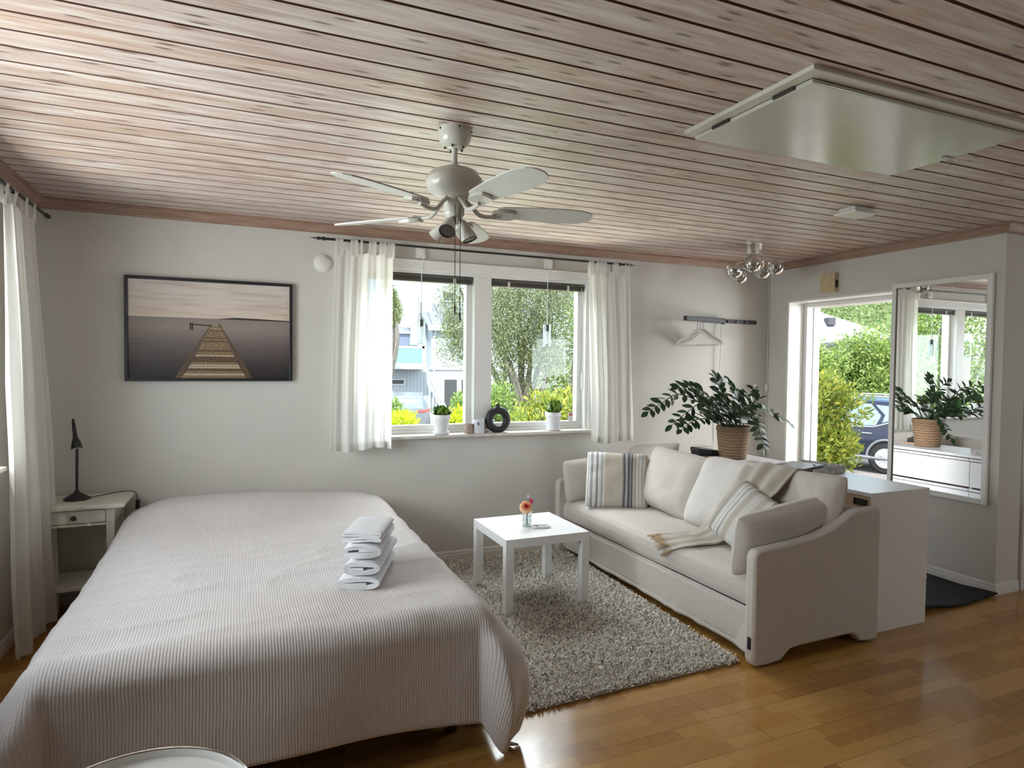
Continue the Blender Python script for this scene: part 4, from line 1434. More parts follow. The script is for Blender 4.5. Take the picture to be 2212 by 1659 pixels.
r = thing('ring_vase', (2.787, -0.030, 0.9465), 'black ring shaped vase on the window sill', 'vase')
b = MB()
cz = 0.9465 + 0.094
vs, fs = [], []
NR, NT = 48, 20
for i in range(NR):
    a1 = 2 * PI * i / NR
    for j in range(NT):
        a2 = 2 * PI * j / NT
        rr = 0.072 + 0.029 * math.cos(a2)
        zz = cz + rr * math.sin(a1)
        vs.append((2.787 + rr * math.cos(a1), -0.030 + 0.030 * math.sin(a2), max(zz, 0.9465)))
for i in range(NR):
    for j in range(NT):
        fs.append((i * NT + j, ((i + 1) % NR) * NT + j, ((i + 1) % NR) * NT + (j + 1) % NT, i * NT + (j + 1) % NT))
b.add(vs, fs)
b.build('body', M['black_satin'], r, smooth=True, angle=None)
MB().lathe([(0.019, 0.085), (0.016, 0.100), (0.015, 0.112), (0.018, 0.121), (0.013, 0.121), (0.012, 0.095)], (2.787, -0.030, cz), 24).build('neck', M['black_satin'], r, smooth=True)

r = thing('tealight_holder', (2.553, -0.030, 0.9465), 'short brown stone tealight holder on the window sill', 'candle holder')
MB().lathe([(0.0, 0), (0.034, 0), (0.0345, 0.07), (0.029, 0.07), (0.029, 0.05), (0, 0.05)], (2.553, -0.030, 0.9465), 28).build('cup', plain('brown_stone', (0.33, 0.25, 0.2, 1), 0.6, var=0.25, scale=30), r, smooth=True)
MB().lathe([(0.0, 0.05), (0.024, 0.05), (0.024, 0.062), (0.0, 0.063)], (2.553, -0.030, 0.9465), 20).build('tealight', M['white'], r, smooth=True)
r = thing('candle_glass', (2.630, -0.028, 0.9465), 'pale frosted glass candle holder beside the black ring vase', 'candle holder')
MB().lathe([(0.0, 0), (0.044, 0), (0.046, 0.004), (0.046, 0.105), (0.042, 0.105), (0.042, 0.008), (0, 0.008)], (2.630, -0.028, 0.9465), 32).build('cup', plain('pale_glass', (0.66, 0.69, 0.74, 1), 0.15), r, smooth=True)
MB().lathe([(0.012, 0), (0.012, 0.0012), (0.0095, 0.0012), (0.0095, 0)], (2.618, -0.028 - 0.0445, 0.9465 + 0.072), 20, mat=RX).build('ring_mark', M['steel'], r, smooth=True)

# ---------------------------------------------------------------- ceiling fan
fx, fy = 1.772, -2.045
r = thing('ceiling_fan', (fx, fy, 1.66), 'white five blade ceiling fan with three spotlights above the bed', 'ceiling fan')
MB().lathe([(0.018, 2.318), (0.040, 2.322), (0.058, 2.340), (0.066, 2.362), (0.067, 2.395)], (fx, fy, 0), 36).build('canopy', M['fan'], r, smooth=True)
for i in range(5):
    a = i * 1.2566 + 0.4
    MB().sphere((fx + 0.038 * math.cos(a), fy + 0.038 * math.sin(a), 2.320), 0.006, 8).build('screw', M['dark_steel'], r, smooth=True)
    MB().sphere((fx + 0.067 * math.cos(a + 0.5), fy + 0.067 * math.sin(a + 0.5), 2.385), 0.005, 8).build('screw', M['dark_steel'], r, smooth=True)
MB().lathe([(0.012, 2.235), (0.012, 2.325)], (fx, fy, 0), 18).build('downrod', M['fan'], r, smooth=True)
MB().lathe([(0.020, 2.233), (0.020, 2.255), (0.012, 2.258)], (fx, fy, 0), 18).build('rod_collar', M['fan'], r, smooth=True)
MB().lathe([(0.0, 2.120), (0.055, 2.122), (0.070, 2.128), (0.102, 2.150), (0.113, 2.168), (0.115, 2.186), (0.112, 2.190), (0.112, 2.197), (0.106, 2.201), (0.092, 2.224), (0.062, 2.236), (0.020, 2.240), (0.0, 2.24)], (fx, fy, 0), 48).build('motor_housing', M['fan'], r, smooth=True, angle=65)
MB().lathe([(0.0, 2.040), (0.030, 2.042), (0.040, 2.056), (0.0415, 2.062), (0.0415, 2.105), (0.046, 2.122)], (fx, fy, 0), 32).build('switch_housing', M['fan'], r, smooth=True)
ZB = 2.072
for i in range(5):
    th = math.radians((-11, 60, 133, 209.5, 281.5)[i])
    ZB = 2.074 - 0.018 * math.sin(th)
    e = Vector((math.cos(th), math.sin(th), 0))
    s_ = Vector((-math.sin(th), math.cos(th), 0))
    o0 = Vector((fx, fy, 0))
    tilt = math.radians(-11)
    sx = s_ * math.cos(tilt) + Vector((0, 0, math.sin(tilt)))
    nn = e.cross(sx)
    pr = [(0.175, 0.036), (0.19, 0.047), (0.25, 0.055), (0.34, 0.063), (0.44, 0.067), (0.51, 0.064), (0.548, 0.051), (0.570, 0.032), (0.580, 0.010)]
    vs, fs = [], []
    for rr, wd in pr:
        for off, dz in ((-1, 1), (1, 1), (1, -1), (-1, -1)):
            vs.append(o0 + e * rr + sx * (wd * off) + nn * (0.003 * dz) + Vector((0, 0, ZB)))
    for j in range(len(pr) - 1):
        for q in range(4):
            fs.append((j * 4 + q, j * 4 + (q + 1) % 4, (j + 1) * 4 + (q + 1) % 4, (j + 1) * 4 + q))
    fs += [(3, 2, 1, 0), tuple((len(pr) - 1) * 4 + q for q in range(4))]
    bl = MB().add(vs, fs).build('blade', M['fan_blade'], r, bevel=0.001)
    pts = catmull([o0 + e * 0.045 + Vector((0, 0, 2.115)), o0 + e * 0.075 + Vector((0, 0, 2.088)), o0 + e * 0.105 + Vector((0, 0, 2.060)), o0 + e * 0.150 + Vector((0, 0, 2.056)), o0 + e * 0.19 + Vector((0, 0, 2.064))], 5)
    b = MB().tube(pts, 0.0085, 10)
    vs = []
    out = [(0.155, 0.020), (0.17, 0.034), (0.20, 0.037), (0.235, 0.034), (0.25, 0.022)]
    for rr, wd in out:
        for off, dz in ((-1, -0.004), (1, -0.004), (1, -0.018), (-1, -0.018)):
            vs.append(o0 + e * rr + sx * (wd * off) + nn * dz + Vector((0, 0, ZB)))
    fs = [(j * 4 + q, j * 4 + (q + 1) % 4, (j + 1) * 4 + (q + 1) % 4, (j + 1) * 4 + q) for j in range(len(out) - 1) for q in range(4)]
    fs += [(3, 2, 1, 0), tuple((len(out) - 1) * 4 + q for q in range(4))]
    b.add(vs, fs)
    b.build('blade_iron', M['fan'], bl, smooth=True)
MB().lathe([(0.012, 2.012), (0.020, 2.018), (0.022, 2.042)], (fx, fy, 0), 20).build('lamp_base', M['chrome'], r, smooth=True)
for az, tip_el, (ox, oy) in ((-125, -48, (-0.02, -0.03)), (-35, -68, (0.032, -0.01)), (128, -42, (-0.012, 0.035))):
    a, el = math.radians(az), math.radians(tip_el)
    dv = Vector((math.cos(a) * math.cos(el), math.sin(a) * math.cos(el), math.sin(el)))
    p0 = Vector((fx + ox, fy + oy, 2.036))
    rot = dv.to_track_quat('Z', 'Y').to_matrix()
    sp = MB().lathe([(0.0, 0), (0.008, 0.001), (0.014, 0.012), (0.024, 0.042), (0.030, 0.070), (0.0315, 0.084), (0.0285, 0.084), (0.026, 0.07), (0.0, 0.066)], p0, 24, mat=rot).build('spotlight', M['fan'], r, smooth=True)
    MB().lathe([(0.0265, 0.0765), (0.0, 0.079)], p0, 24, mat=rot).build('lens', M['lens'], sp, smooth=True)
    MB().lathe([(0.0315, 0.0835), (0.0325, 0.086), (0.0285, 0.087), (0.0270, 0.078)], p0, 24, mat=rot).build('rim', M['dark_steel'] if az != 128 else M['fan'], sp, smooth=True)
    MB().tube([Vector((fx + ox * 0.5, fy + oy * 0.5, 2.046)), p0 + dv * 0.004], 0.006, 8).build('joint', M['chrome'], sp, smooth=True)
for ox, oy, ze in ((0.012, -0.044, 1.665), (-0.010, -0.046, 1.690)):
    ch = MB().tube([(fx + ox, fy + oy, 2.085), (fx + ox, fy + oy - 0.002, ze)], 0.0016, 5).build('pull_chain', M['dark_steel'], r, smooth=True)
    MB().lathe([(0.002, ze - 0.035), (0.0042, ze - 0.028), (0.0042, ze - 0.004), (0.002, ze)], (fx + ox, fy + oy - 0.002, 0), 10).build('chain_weight', M['dark_steel'], ch, smooth=True)

# ---------------------------------------------------------------- attic hatch
r = thing('attic_hatch', (3.2, -2.72, 2.35), 'white glossy attic hatch in the boarded ceiling', 'attic hatch')
hx0, hx1, hy0, hy1 = 2.605, 3.80, -3.035, -2.415
b = MB()
b.box(hx0, hx0 + 0.05, hy0, hy1, H - 0.014, H + 0.004).box(hx1 - 0.03, hx1, hy0, hy1, H - 0.014, H + 0.004)
b.box(hx0 + 0.05, hx1 - 0.03, hy0, hy0 + 0.05, H - 0.014, H + 0.004).box(hx0 + 0.05, hx1 - 0.03, hy1 - 0.03, hy1, H - 0.014, H + 0.004)
b.build('frame', M['cream'], r, bevel=0.003)
MB().box(hx0 + 0.048, hx1 - 0.012, hy0 + 0.048, hy1 - 0.006, H - 0.030, H - 0.0145).build('hatch_panel', M['hatch'], r, bevel=0.003)
for y in (hy0 + 0.16, hy1 - 0.16):
    MB().box(hx0 + 0.040, hx0 + 0.0475, y - 0.045, y + 0.045, H - 0.027, H - 0.0145).build('hinge', M['dark_steel'], r)
b = MB().tube([(hx1 - 0.07, hy0 + 0.33, H - 0.033), (hx1 + 0.008, hy0 + 0.33, H - 0.033)], 0.005, 8)
rg = [Vector((hx1 - 0.02 + 0.012 * math.cos(t * PI / 6), hy0 + 0.33, H - 0.048 + 0.012 * math.sin(t * PI / 6))) for t in range(13)]
b.tube(rg, 0.0022, 6)
b.build('latch', M['steel'], r, smooth=True)

# flat square fixture on the ceiling
r = thing('ceiling_fixture', (4.31, -1.83, 2.357), 'flat white square fixture on the boarded ceiling between hatch and globe lamp', 'ceiling fixture')
b = MB().box(4.215, 4.405, -1.905, -1.755, 2.357, 2.372)
b.build('cover', M['white'], r, bevel=0.006)
MB().box(4.235, 4.385, -1.885, -1.775, 2.372, 2.395).build('base', M['white_matte'], r, bevel=0.002)

# ---------------------------------------------------------------- chrome ceiling lamp with globes
qx, qy = 4.635, -0.685
r = thing('ceiling_lamp', (qx, qy, 2.11), 'chrome ceiling lamp with five smoky glass globes near the room corner', 'ceiling lamp')
MB().lathe([(0.058, 2.332), (0.064, 2.336), (0.064, 2.395)], (qx, qy, 0), 12).build('canopy', M['chrome'], r, smooth=True, angle=25)
for az, rad, z in ((190, 0.225, 2.188), (-135, 0.185, 2.232), (95, 0.135, 2.178), (-25, 0.172, 2.238), (25, 0.190, 2.225)):
    a = math.radians(az)
    c = Vector((qx + rad * math.cos(a), qy + rad * math.sin(a), z))
    e = Vector((math.cos(a), math.sin(a), 0))
    s_ = Vector((-math.sin(a), math.cos(a), 0))
    q0 = Vector((qx, qy, 2.334)) + e * 0.036
    pts = catmull([q0, q0 + Vector((0, 0, -0.075)), Vector((qx, qy, 2.232)) - e * 0.03 + s_ * 0.06, Vector((qx, qy, 2.262)) + e * 0.02 + s_ * 0.075, c + Vector((0, 0, 0.060)) - e * 0.045, c - e * 0.052], 8)
    ar = MB().tube(pts, 0.0045, 8).build('arm', M['chrome'], r, smooth=True)
    MB().tube([c - e * 0.066, c - e * 0.018], [0.013, 0.015], 14).build('lamp_holder', M['chrome'], ar, smooth=True)
    MB().sphere(c + e * 0.004, 0.018, 14).build('bulb', M['lens'], ar, smooth=True)
    gl = MB()
    gl.lathe([(0.066 * math.sin(PI * i / 18) if 0 < i < 18 else 0.0, -0.066 * math.cos(PI * i / 18)) for i in range(19)], c, 32)
    gl.build('globe', M['globe'], ar, smooth=True)

# ---------------------------------------------------------------- sofa
SX0, SX1, SY0, SY1 = 3.255, 4.128, -2.18, -0.075
r = thing('sofa', ((SX0 + SX1) / 2, (SY0 + SY1) / 2, 0), 'beige linen sofa with scalloped side panels facing the bed', 'sofa')
arm = [(3.262, 0.022), (3.256, 0.05), (3.254, 0.535), (3.262, 0.562), (3.285, 0.577), (3.40, 0.586), (3.55, 0.598), (3.68, 0.617), (3.77, 0.642), (3.84, 0.674), (3.89, 0.702), (3.94, 0.717),
       (4.09, 0.722), (4.118, 0.716), (4.127, 0.700), (4.130, 0.03), (4.122, 0.012), (4.06, 0.010), (3.99, 0.018), (3.965, 0.052), (3.93, 0.068), (3.56, 0.066), (3.50, 0.060), (3.465, 0.035), (3.44, 0.014), (3.37, 0.006), (3.28, 0.006)]
for y0, y1 in ((SY0, SY0 + 0.062), (SY1 - 0.062, SY1)):
    MB().prism(arm, 'y', y0, y1).build('side_panel', M['sofa'], r, bevel=0.014, smooth=True, angle=50)
MB().box(4.058, 4.128, SY0 + 0.062, SY1 - 0.062, 0.05, 0.700).build('backrest', M['sofa'], r, bevel=0.02)
b = MB()
def seat_fn(u, v):
    return None
MB().box(SX0 + 0.05, 4.06, SY0 + 0.064, SY1 - 0.064, 0.07, 0.245).build('seat_base', M['sofa'], r, bevel=0.01)
# seat mattress: rounded front, slightly crowned and dented
n1, n2 = 60, 26
prof_s = [(3.335, 0.262), (3.310, 0.272), (3.300, 0.300), (3.298, 0.345), (3.304, 0.385), (3.322, 0.412), (3.355, 0.426), (3.42, 0.434), (3.55, 0.439), (3.70, 0.440), (3.90, 0.438), (4.055, 0.436)]
y0, y1 = SY0 + 0.064, SY1 - 0.064


def seat_pt(u, v):
    q = v * (len(prof_s) - 1)
    i = min(int(q), len(prof_s) - 2)
    f = q - i
    x = prof_s[i][0] * (1 - f) + prof_s[i + 1][0] * f
    z = prof_s[i][1] * (1 - f) + prof_s[i + 1][1] * f
    y = y0 + (y1 - y0) * u
    e = min(u, 1 - u)
    z += -0.014 * (1 - smooth01(e / 0.02)) * (1 if z > 0.3 else 0) + 0.004 * nz1((x, y, 0), 3.5, 2)
    x += 0.004 * nz1((y, z, 0), 4, 3)
    z -= 0.010 * math.exp(-((x - 3.66) ** 2 + (y + 0.95) ** 2) / 0.006)
    return Vector((x, y, z))


b = MB().grid(seat_pt, 70, 44)
k = len(b.v)
b.add([(4.055, y0, 0.262), (4.055, y1, 0.262), (3.335, y0, 0.262), (3.335, y1, 0.262)], [(0, 1, 3, 2)])
b.build('seat_cushion', M['sofa'], r, smooth=True, angle=None)


def skirt_pt(u, v):
    y = SY0 + 0.066 + (SY1 - SY0 - 0.132) * u
    z = 0.262 + (0.048 - 0.262) * v
    f = 0.004 * v * math.sin(y * 9 + 1.0) + 0.010 * v * nz1((y * 7, z * 2, 0), 1.6, 6) + 0.010 * v * v * max(0, nz1((y * 14, z, 3), 1.0, 8)) * smooth01((-1.1 - y) / 0.5) + 0.008 * math.exp(-((y + 1.45) / 0.05) ** 2) * v
    near = smooth01((0.10 - u) / 0.10)
    x = 3.318 - 0.010 * v - f - 0.03 * near * v * math.sin((y - SY0) * 20) * 0.6
    return Vector((x, y, z))


MB().grid(skirt_pt, 120, 16).build('skirt', M['sofa'], r, smooth=True, solid=0.006, angle=None)
MB().grid(lambda u, v: skirt_pt(u, 0.90 + 0.10 * v) + Vector((-0.005, 0, 0)), 120, 2).build('skirt_hem', M['sofa'], r, smooth=True, solid=0.004, angle=None)
MB().box(3.2505, 3.256, SY0 + 0.016, SY0 + 0.036, 0.09, 0.15).build('tag', M['tag'], r, bevel=0.001)
for x in (3.34, 4.05):
    for y in (SY0 + 0.031, SY1 - 0.031):
        MB().lathe([(0.014, 0), (0.014, 0.012)], (x, y, 0), 12).build('foot_pad', M['rubber'], r)

# loose cushions
UPB = Vector((0.42, 0, 0.91))
RT = Vector((CR.x, CR.y, 0)).normalized()
FW = Vector((CF.x, CF.y, 0)).normalized()
gb = 'loose beige linen cushions on the sofa'
o = pillow_obj('cushion', M['sofa'], (3.90, -0.40, 0.655), (0.25, -1, 0.16), (0.48, 0.10, 0.88), 0.52, 0.46, 0.15, 11, wr=0.010)
tag(o, 'beige cushion in the far sofa corner, one corner up behind the striped cushion', 'cushion', gb)
o = pillow_obj('cushion', M['sofa'], (3.812, -0.815, 0.645), (0, -1, -0.04), UPB, 0.66, 0.47, 0.21, 12, wr=0.010, sag=0.12)
tag(o, 'plump beige back cushion right of the upright striped cushion', 'cushion', gb)
o = pillow_obj('cushion', M['linen_pale'], (3.788, -1.385, 0.655), (0, -1, 0.03), (0.46, 0.06, 0.90), 0.60, 0.50, 0.17, 13, wr=0.010, sag=0.1)
tag(o, 'pale cushion partly under the woven throw on the sofa', 'cushion', gb)
o = pillow_obj('cushion', M['sofa'], (3.855, -1.875, 0.665), (0, -1, 0.05), (0.36, 0, 0.93), 0.56, 0.47, 0.20, 14, wr=0.010, sag=0.1)
tag(o, 'beige back cushion at the near end of the sofa beside the dresser', 'cushion', gb)
o = pillow_obj('cushion', M['sofa'], (3.635, -2.022, 0.590), (1, 0.02, 0.10), (0.02, -0.20, 1), 0.78, 0.34, 0.18, 15, wr=0.007, pinch=0.03, pleat=0.0015)
tag(o, 'long beige arm cushion leaning on the near side panel of the sofa', 'cushion', gb)
o = pillow_obj('cushion', M['sofa'], (3.60, -0.215, 0.590), (1, 0.0, 0.06), (0.0, 0.12, 1), 0.70, 0.33, 0.14, 16, wr=0.007, pinch=0.03)
tag(o, 'beige arm cushion against the far side panel near the wall', 'cushion', gb)
gs = 'striped cushions on the sofa'
o = pillow_obj('striped_cushion', M['stripe'], at(1333, 1040, Y=-0.52) + Vector((0.0, 0, 0.006)), (0.86, -0.50, -0.03), (0.22, 0.30, 0.92), 0.475, 0.435, 0.15, 21, wr=0.012, pinch=0.06)
tag(o, 'striped cushion standing upright at the far end of the sofa', 'cushion', gs)
sc_ = at(1627, 1132, Y=-1.82)
o = pillow_obj('striped_cushion', M['stripe'], sc_, RT * 0.42 - Vector((0, 0, 0.34)) - FW * 0.80, RT * 0.58 + Vector((0, 0, 0.82)), 0.44, 0.37, 0.16, 22, wr=0.012, pinch=0.06, ushift=0.62)
tag(o, 'striped cushion tipped on its corner beside the near arm cushion', 'cushion', gs)


# woven throw over the pale cushion and the seat
def on_slope(px, py, off=0.0):
    """point seen at a pixel on the leaning front of the back cushions"""
    nrm = Vector((-0.90, 0, 0.44)).normalized()
    p0 = Vector((3.70, -1.4, 0.70)) + nrm * off
    v = CF + CR * ((px - 1106.0) / FPX) - CU * ((py - 829.5) / FPX)
    return CAM + v * ((p0 - CAM).dot(nrm) / v.dot(nrm))


left = [(3.98, -1.46, 0.80), (3.905, -1.44, 0.875), on_slope(1590, 1040, 0.035), on_slope(1560, 1082, 0.035), on_slope(1532, 1125, 0.045), Vector((3.52, -1.40, 0.458)), Vector((3.43, -1.37, 0.450)), Vector((3.345, -1.31, 0.436))]
right = [(3.99, -1.80, 0.80), (3.905, -1.83, 0.880), on_slope(1680, 1062, 0.02), on_slope(1640, 1098, 0.015), on_slope(1600, 1140, 0.03), Vector((3.49, -1.66, 0.460)), Vector((3.36, -1.62, 0.448)), Vector((3.288, -1.50, 0.395))]
lc, rc = catmull(left, 8), catmull(right, 8)
kk = len(lc) - 1


def throw_pt(u, v):
    q = v * kk
    i = min(int(q), kk - 1)
    f = q - i
    a = lc[i].lerp(lc[i + 1], f)
    c = rc[i].lerp(rc[i + 1], f)
    p = a.lerp(c, u)
    amp = 0.012 * math.sin(PI * u) ** 0.5 if 0 < u < 1 else 0.0
    nrm = Vector((-0.75, 0.05, 0.65))
    mid = math.sin(PI * min(1, v * 1.1))
    p = p + nrm * (0.022 * math.sin(PI * u) * mid + amp * math.sin(u * 17 + v * 3.0) * 0.8 + 0.006 * nz1((u * 5, v * 9, 0), 1.2, 4))
    return p


r = thing('throw_blanket', (3.65, -1.55, 0.42), 'woven beige throw with a tan fringe draped over the sofa', 'throw')
MB().grid(throw_pt, 36, 90).build('blanket', weave('woven_throw', (0.53, 0.48, 0.41, 1), 0.16, s=500, bump=0.5), r, smooth=True, solid=0.010, angle=None)
b = MB()
rnd = random.Random(5)
for i in range(64):
    u = i / 63
    p0 = throw_pt(u, 1.0)
    dv = (throw_pt(u, 1.0) - throw_pt(u, 0.95)).normalized()
    dv = (dv + Vector((rnd.uniform(-.12, .12), rnd.uniform(-.25, .25), -0.18))).normalized()
    L = rnd.uniform(0.055, 0.085)
    p1 = p0 + dv * L * 0.5 + Vector((0, 0, 0.0))
    p2 = p0 + dv * L + Vector((0, 0, -0.012))
    if p0.x > 3.30:
        zz = 0.441 if p2.x > 3.36 else 0.441 - (3.36 - p2.x) * 0.3
        p2.z = max(p2.z, zz)
        p1.z = max(p1.z, zz)
    p1.x = min(p1.x, 3.42)
    b.tube([p0 - dv * 0.006, p1, p2], [0.003, 0.0034, 0.002], 5)
b.build('fringe', plain('tan_fringe', (0.40, 0.30, 0.19, 1), 0.95, var=0.2, scale=80), r, smooth=True)

# ---------------------------------------------------------------- coffee table
tx0, tx1, ty0, ty1 = 2.391, 2.941, -1.153, -0.603
r = thing('coffee_table', ((tx0 + tx1) / 2, (ty0 + ty1) / 2, 0.03), 'square white coffee table on the shaggy rug', 'coffee table')
MB().box(tx0, tx1, ty0, ty1, 0.398, 0.450).build('tabletop', M['white_lam'], r, bevel=0.0015)
for x in (tx0, tx1 - 0.05):
    for y in (ty0, ty1 - 0.05):
        MB().box(x, x + 0.05, y, y + 0.05, 0.012, 0.3985).build('leg', M['white_lam'], r, bevel=0.0015)

vx, vy, vz = 2.640, -0.895, 0.4505
r = thing('flower_vase', (vx, vy, vz), 'small ribbed glass jar with an orange and a pink flower on the coffee table', 'vase')
pf = [(0.0, 0.0), (0.026, 0.0), (0.029, 0.004), (0.028, 0.030), (0.0295, 0.034), (0.028, 0.038), (0.028, 0.062), (0.0295, 0.066), (0.028, 0.070), (0.029, 0.088), (0.033, 0.097), (0.0315, 0.098), (0.0265, 0.088), (0.0255, 0.008), (0.0, 0.008)]
MB().lathe(pf, (vx, vy, vz), 32).build('jar', M['glass_solid'], r, smooth=True)
MB().lathe([(0.0, 0.0085), (0.0248, 0.0085), (0.0252, 0.060), (0.0, 0.060)], (vx, vy, vz), 28).build('water', M['glass_solid'], r, smooth=True)
b = MB()
stems = [((0.008, 0.004), (-0.010, -0.012, 0.125)), ((-0.006, 0.006), (0.026, 0.010, 0.155)), ((0.0, -0.008), (0.010, 0.006, 0.175))]
for (sx_, sy_), (ex, ey, ez) in stems:
    b.tube(catmull([(vx + sx_, vy + sy_, vz + 0.012), (vx - sx_ * 0.3, vy, vz + 0.07), (vx + ex, vy + ey, vz + ez)], 6), 0.0022, 6)
b.build('stems', plain('green_stem', (0.05, 0.10, 0.03, 1), 0.6), r, smooth=True)


def blossom(c, axis, rad, layers, seed, mats, name):
    rot = Vector(axis).to_track_quat('Z', 'Y').to_matrix()
    rnd = random.Random(seed)
    b = MB()
    for li, (nP, open_, sz) in enumerate(layers):
        for k in range(nP):
            az = 2 * PI * k / nP + li * 0.4 + rnd.uniform(-.1, .1)
            a, w_ = open_ + rnd.uniform(-.08, .08), sz * rad
            fr = Vector((math.cos(az), math.sin(az), 0))
            sd_ = Vector((-math.sin(az), math.cos(az), 0))
            vs, fs = [], []
            for j in range(5):
                t = j / 4
                ang = a * (0.4 + 0.75 * t)
                p = fr * (w_ * t * math.sin(ang)) + Vector((0, 0, w_ * t * math.cos(ang)))
                wd = w_ * 0.52 * math.sin(PI * (0.12 + 0.80 * t)) ** 0.7
                for q in (-1, 0, 1):
                    vs.append(Vector(c) + rot @ (p + sd_ * (wd * q) + fr * (-0.12 * w_ * abs(q))))
            for j in range(4):
                for q in range(2):
                    fs.append((j * 3 + q, j * 3 + q + 1, j * 3 + q + 4, j * 3 + q + 3))
            b.add(vs, fs, min(li, len(mats) - 1))
    return b.build(name, mats, r, smooth=True, angle=None)


pe = plain('peach_petal', (0.86, 0.52, 0.30, 1), 0.7, var=0.12, scale=60)
po = plain('orange_petal', (0.86, 0.36, 0.16, 1), 0.7, var=0.12, scale=60)
prd = plain('red_petal', (0.65, 0.06, 0.06, 1), 0.7)
pk = plain('pink_petal', (0.85, 0.13, 0.32, 1), 0.7)
blossom((vx - 0.014, vy - 0.014, vz + 0.122), (-0.15, -0.75, 0.45), 0.044, [(12, 1.75, 1.0), (11, 1.35, 0.95), (9, 0.95, 0.8), (7, 0.55, 0.62), (5, 0.3, 0.5)], 1, [pe, pe, po, prd], 'orange_flower')
blossom((vx + 0.024, vy + 0.008, vz + 0.150), (0.6, -0.5, 0.3), 0.026, [(6, 1.2, 1.0), (4, 0.6, 0.9)], 2, [pk], 'pink_flower')
b = MB()
for k in range(7):
    b.sphere((vx + 0.010 + 0.005 * math.sin(k * 2), vy + 0.006, vz + 0.168 + k * 0.004), 0.0032, 8)
b.build('bud_sprig', M['ceramic'], r, smooth=True)

r = thing('oblong_dish', (2.70, -0.965, 0.4505), 'small oblong white dish lying beside the flower jar', 'dish')
uxd = (RT * 0.97 + FW * 0.22).normalized()
uyd = Vector((-uxd.y, uxd.x, 0))
cdp = Vector((2.705, -0.968, 0.4505))


def dish_pt(u, v):
    ang = 2 * PI * u
    e = 0.35
    ca, sa = math.cos(ang), math.sin(ang)
    sxx, syy = math.copysign(abs(ca) ** e, ca), math.copysign(abs(sa) ** e, sa)
    prf = [(0.82, 0.000), (0.95, 0.006), (1.0, 0.014), (0.96, 0.0145), (0.86, 0.007), (0.0, 0.006)]
    q = v * (len(prf) - 1)
    i = min(int(q), len(prf) - 2)
    f = q - i
    k_ = prf[i][0] * (1 - f) + prf[i + 1][0] * f
    z = prf[i][1] * (1 - f) + prf[i + 1][1] * f
    return cdp + uxd * (0.058 * sxx * k_) + uyd * (0.024 * syy * k_) + Vector((0, 0, z))


MB().grid(dish_pt, 48, 5).build('dish', M['ceramic'], r, smooth=True, weld=True)
MB().sphere(cdp + uxd * -0.028 + Vector((0, 0, 0.0095)), 0.006, 10).build('dark_bead', M['dark_steel'], r, smooth=True)

# ---------------------------------------------------------------- shaggy rug
RC = [Vector((1.86, -2.115, 0)), Vector((3.243, -2.092, 0)), Vector((3.318, -0.095, 0)), Vector((1.90, -0.085, 0))]


def rug_pt(u, v):
    return RC[0].lerp(RC[1], u).lerp(RC[3].lerp(RC[2], u), v)


r = thing('rug', (2.58, -1.1, 0), 'shaggy cream and grey rug under the coffee table', 'rug')
b = MB()
b.add([rug_pt(0, 0) + Vector((0, 0, 0.001)), rug_pt(1, 0) + Vector((0, 0, 0.001)), rug_pt(1, 1) + Vector((0, 0, 0.001)), rug_pt(0, 1) + Vector((0, 0, 0.001)),
       rug_pt(0, 0) + Vector((0, 0, 0.009)), rug_pt(1, 0) + Vector((0, 0, 0.009)), rug_pt(1, 1) + Vector((0, 0, 0.009)), rug_pt(0, 1) + Vector((0, 0, 0.009))],
      [(0, 1, 2, 3), (4, 5, 6, 7), (0, 1, 5, 4), (1, 2, 6, 5), (2, 3, 7, 6), (3, 0, 4, 7)])
b.build('backing', plain('rug_backing', (0.48, 0.45, 0.40, 1), 1.0), r)
rng = np.random.default_rng(3)
NT_ = 130000
uu, vv = rng.uniform(0, 1, NT_), rng.uniform(0, 1, NT_)
c0, c1, c2, c3 = [np.array(c) for c in RC]
base = (c0 * (1 - uu)[:, None] + c1 * uu[:, None]) * (1 - vv)[:, None] + (c3 * (1 - uu)[:, None] + c2 * uu[:, None]) * vv[:, None]
base[:, 2] = 0.008
az = rng.uniform(0, 2 * PI, NT_)
lean = rng.uniform(0.25, 1.25, NT_)
ln = rng.uniform(0.016, 0.030, NT_)
wd = rng.uniform(0.0016, 0.0030, NT_)
dx, dy = np.cos(az), np.sin(az)
tan = np.stack([-dy, dx, np.zeros(NT_)], 1)
out = np.stack([dx * np.sin(lean), dy * np.sin(lean), np.cos(lean)], 1)
mid = base + out * (ln * 0.55)[:, None]
tipd = np.stack([dx * np.sin(lean + 0.5), dy * np.sin(lean + 0.5), np.maximum(np.cos(lean + 0.5), -0.1)], 1)
tip_ = mid + tipd * (ln * 0.5)[:, None]
verts = np.stack([base - tan * wd[:, None], base + tan * wd[:, None], mid + tan * wd[:, None] * 1.1, mid - tan * wd[:, None] * 1.1, tip_ + tan * wd[:, None] * 0.7, tip_ - tan * wd[:, None] * 0.7], 1).reshape(-1, 3)
q = np.arange(NT_)[:, None] * 6
faces = np.concatenate([q + np.array([[0, 1, 2, 3]]), q + np.array([[3, 2, 4, 5]])], 1).reshape(-1, 4)
me = bpy.data.meshes.new('pile')
verts[:, 0] -= 2.58
verts[:, 1] += 1.1
me.vertices.add(len(verts))
me.vertices.foreach_set('co', verts.ravel())
me.loops.add(faces.size)
me.loops.foreach_set('vertex_index', faces.ravel().astype(np.int32))
me.polygons.add(len(faces))
me.polygons.foreach_set('loop_start', np.arange(0, faces.size, 4, dtype=np.int32))
me.update(calc_edges=True)
a_ = Mat('rug_pile')
rr_ = a_.n('NewGeometry').outputs['Random Per Island']
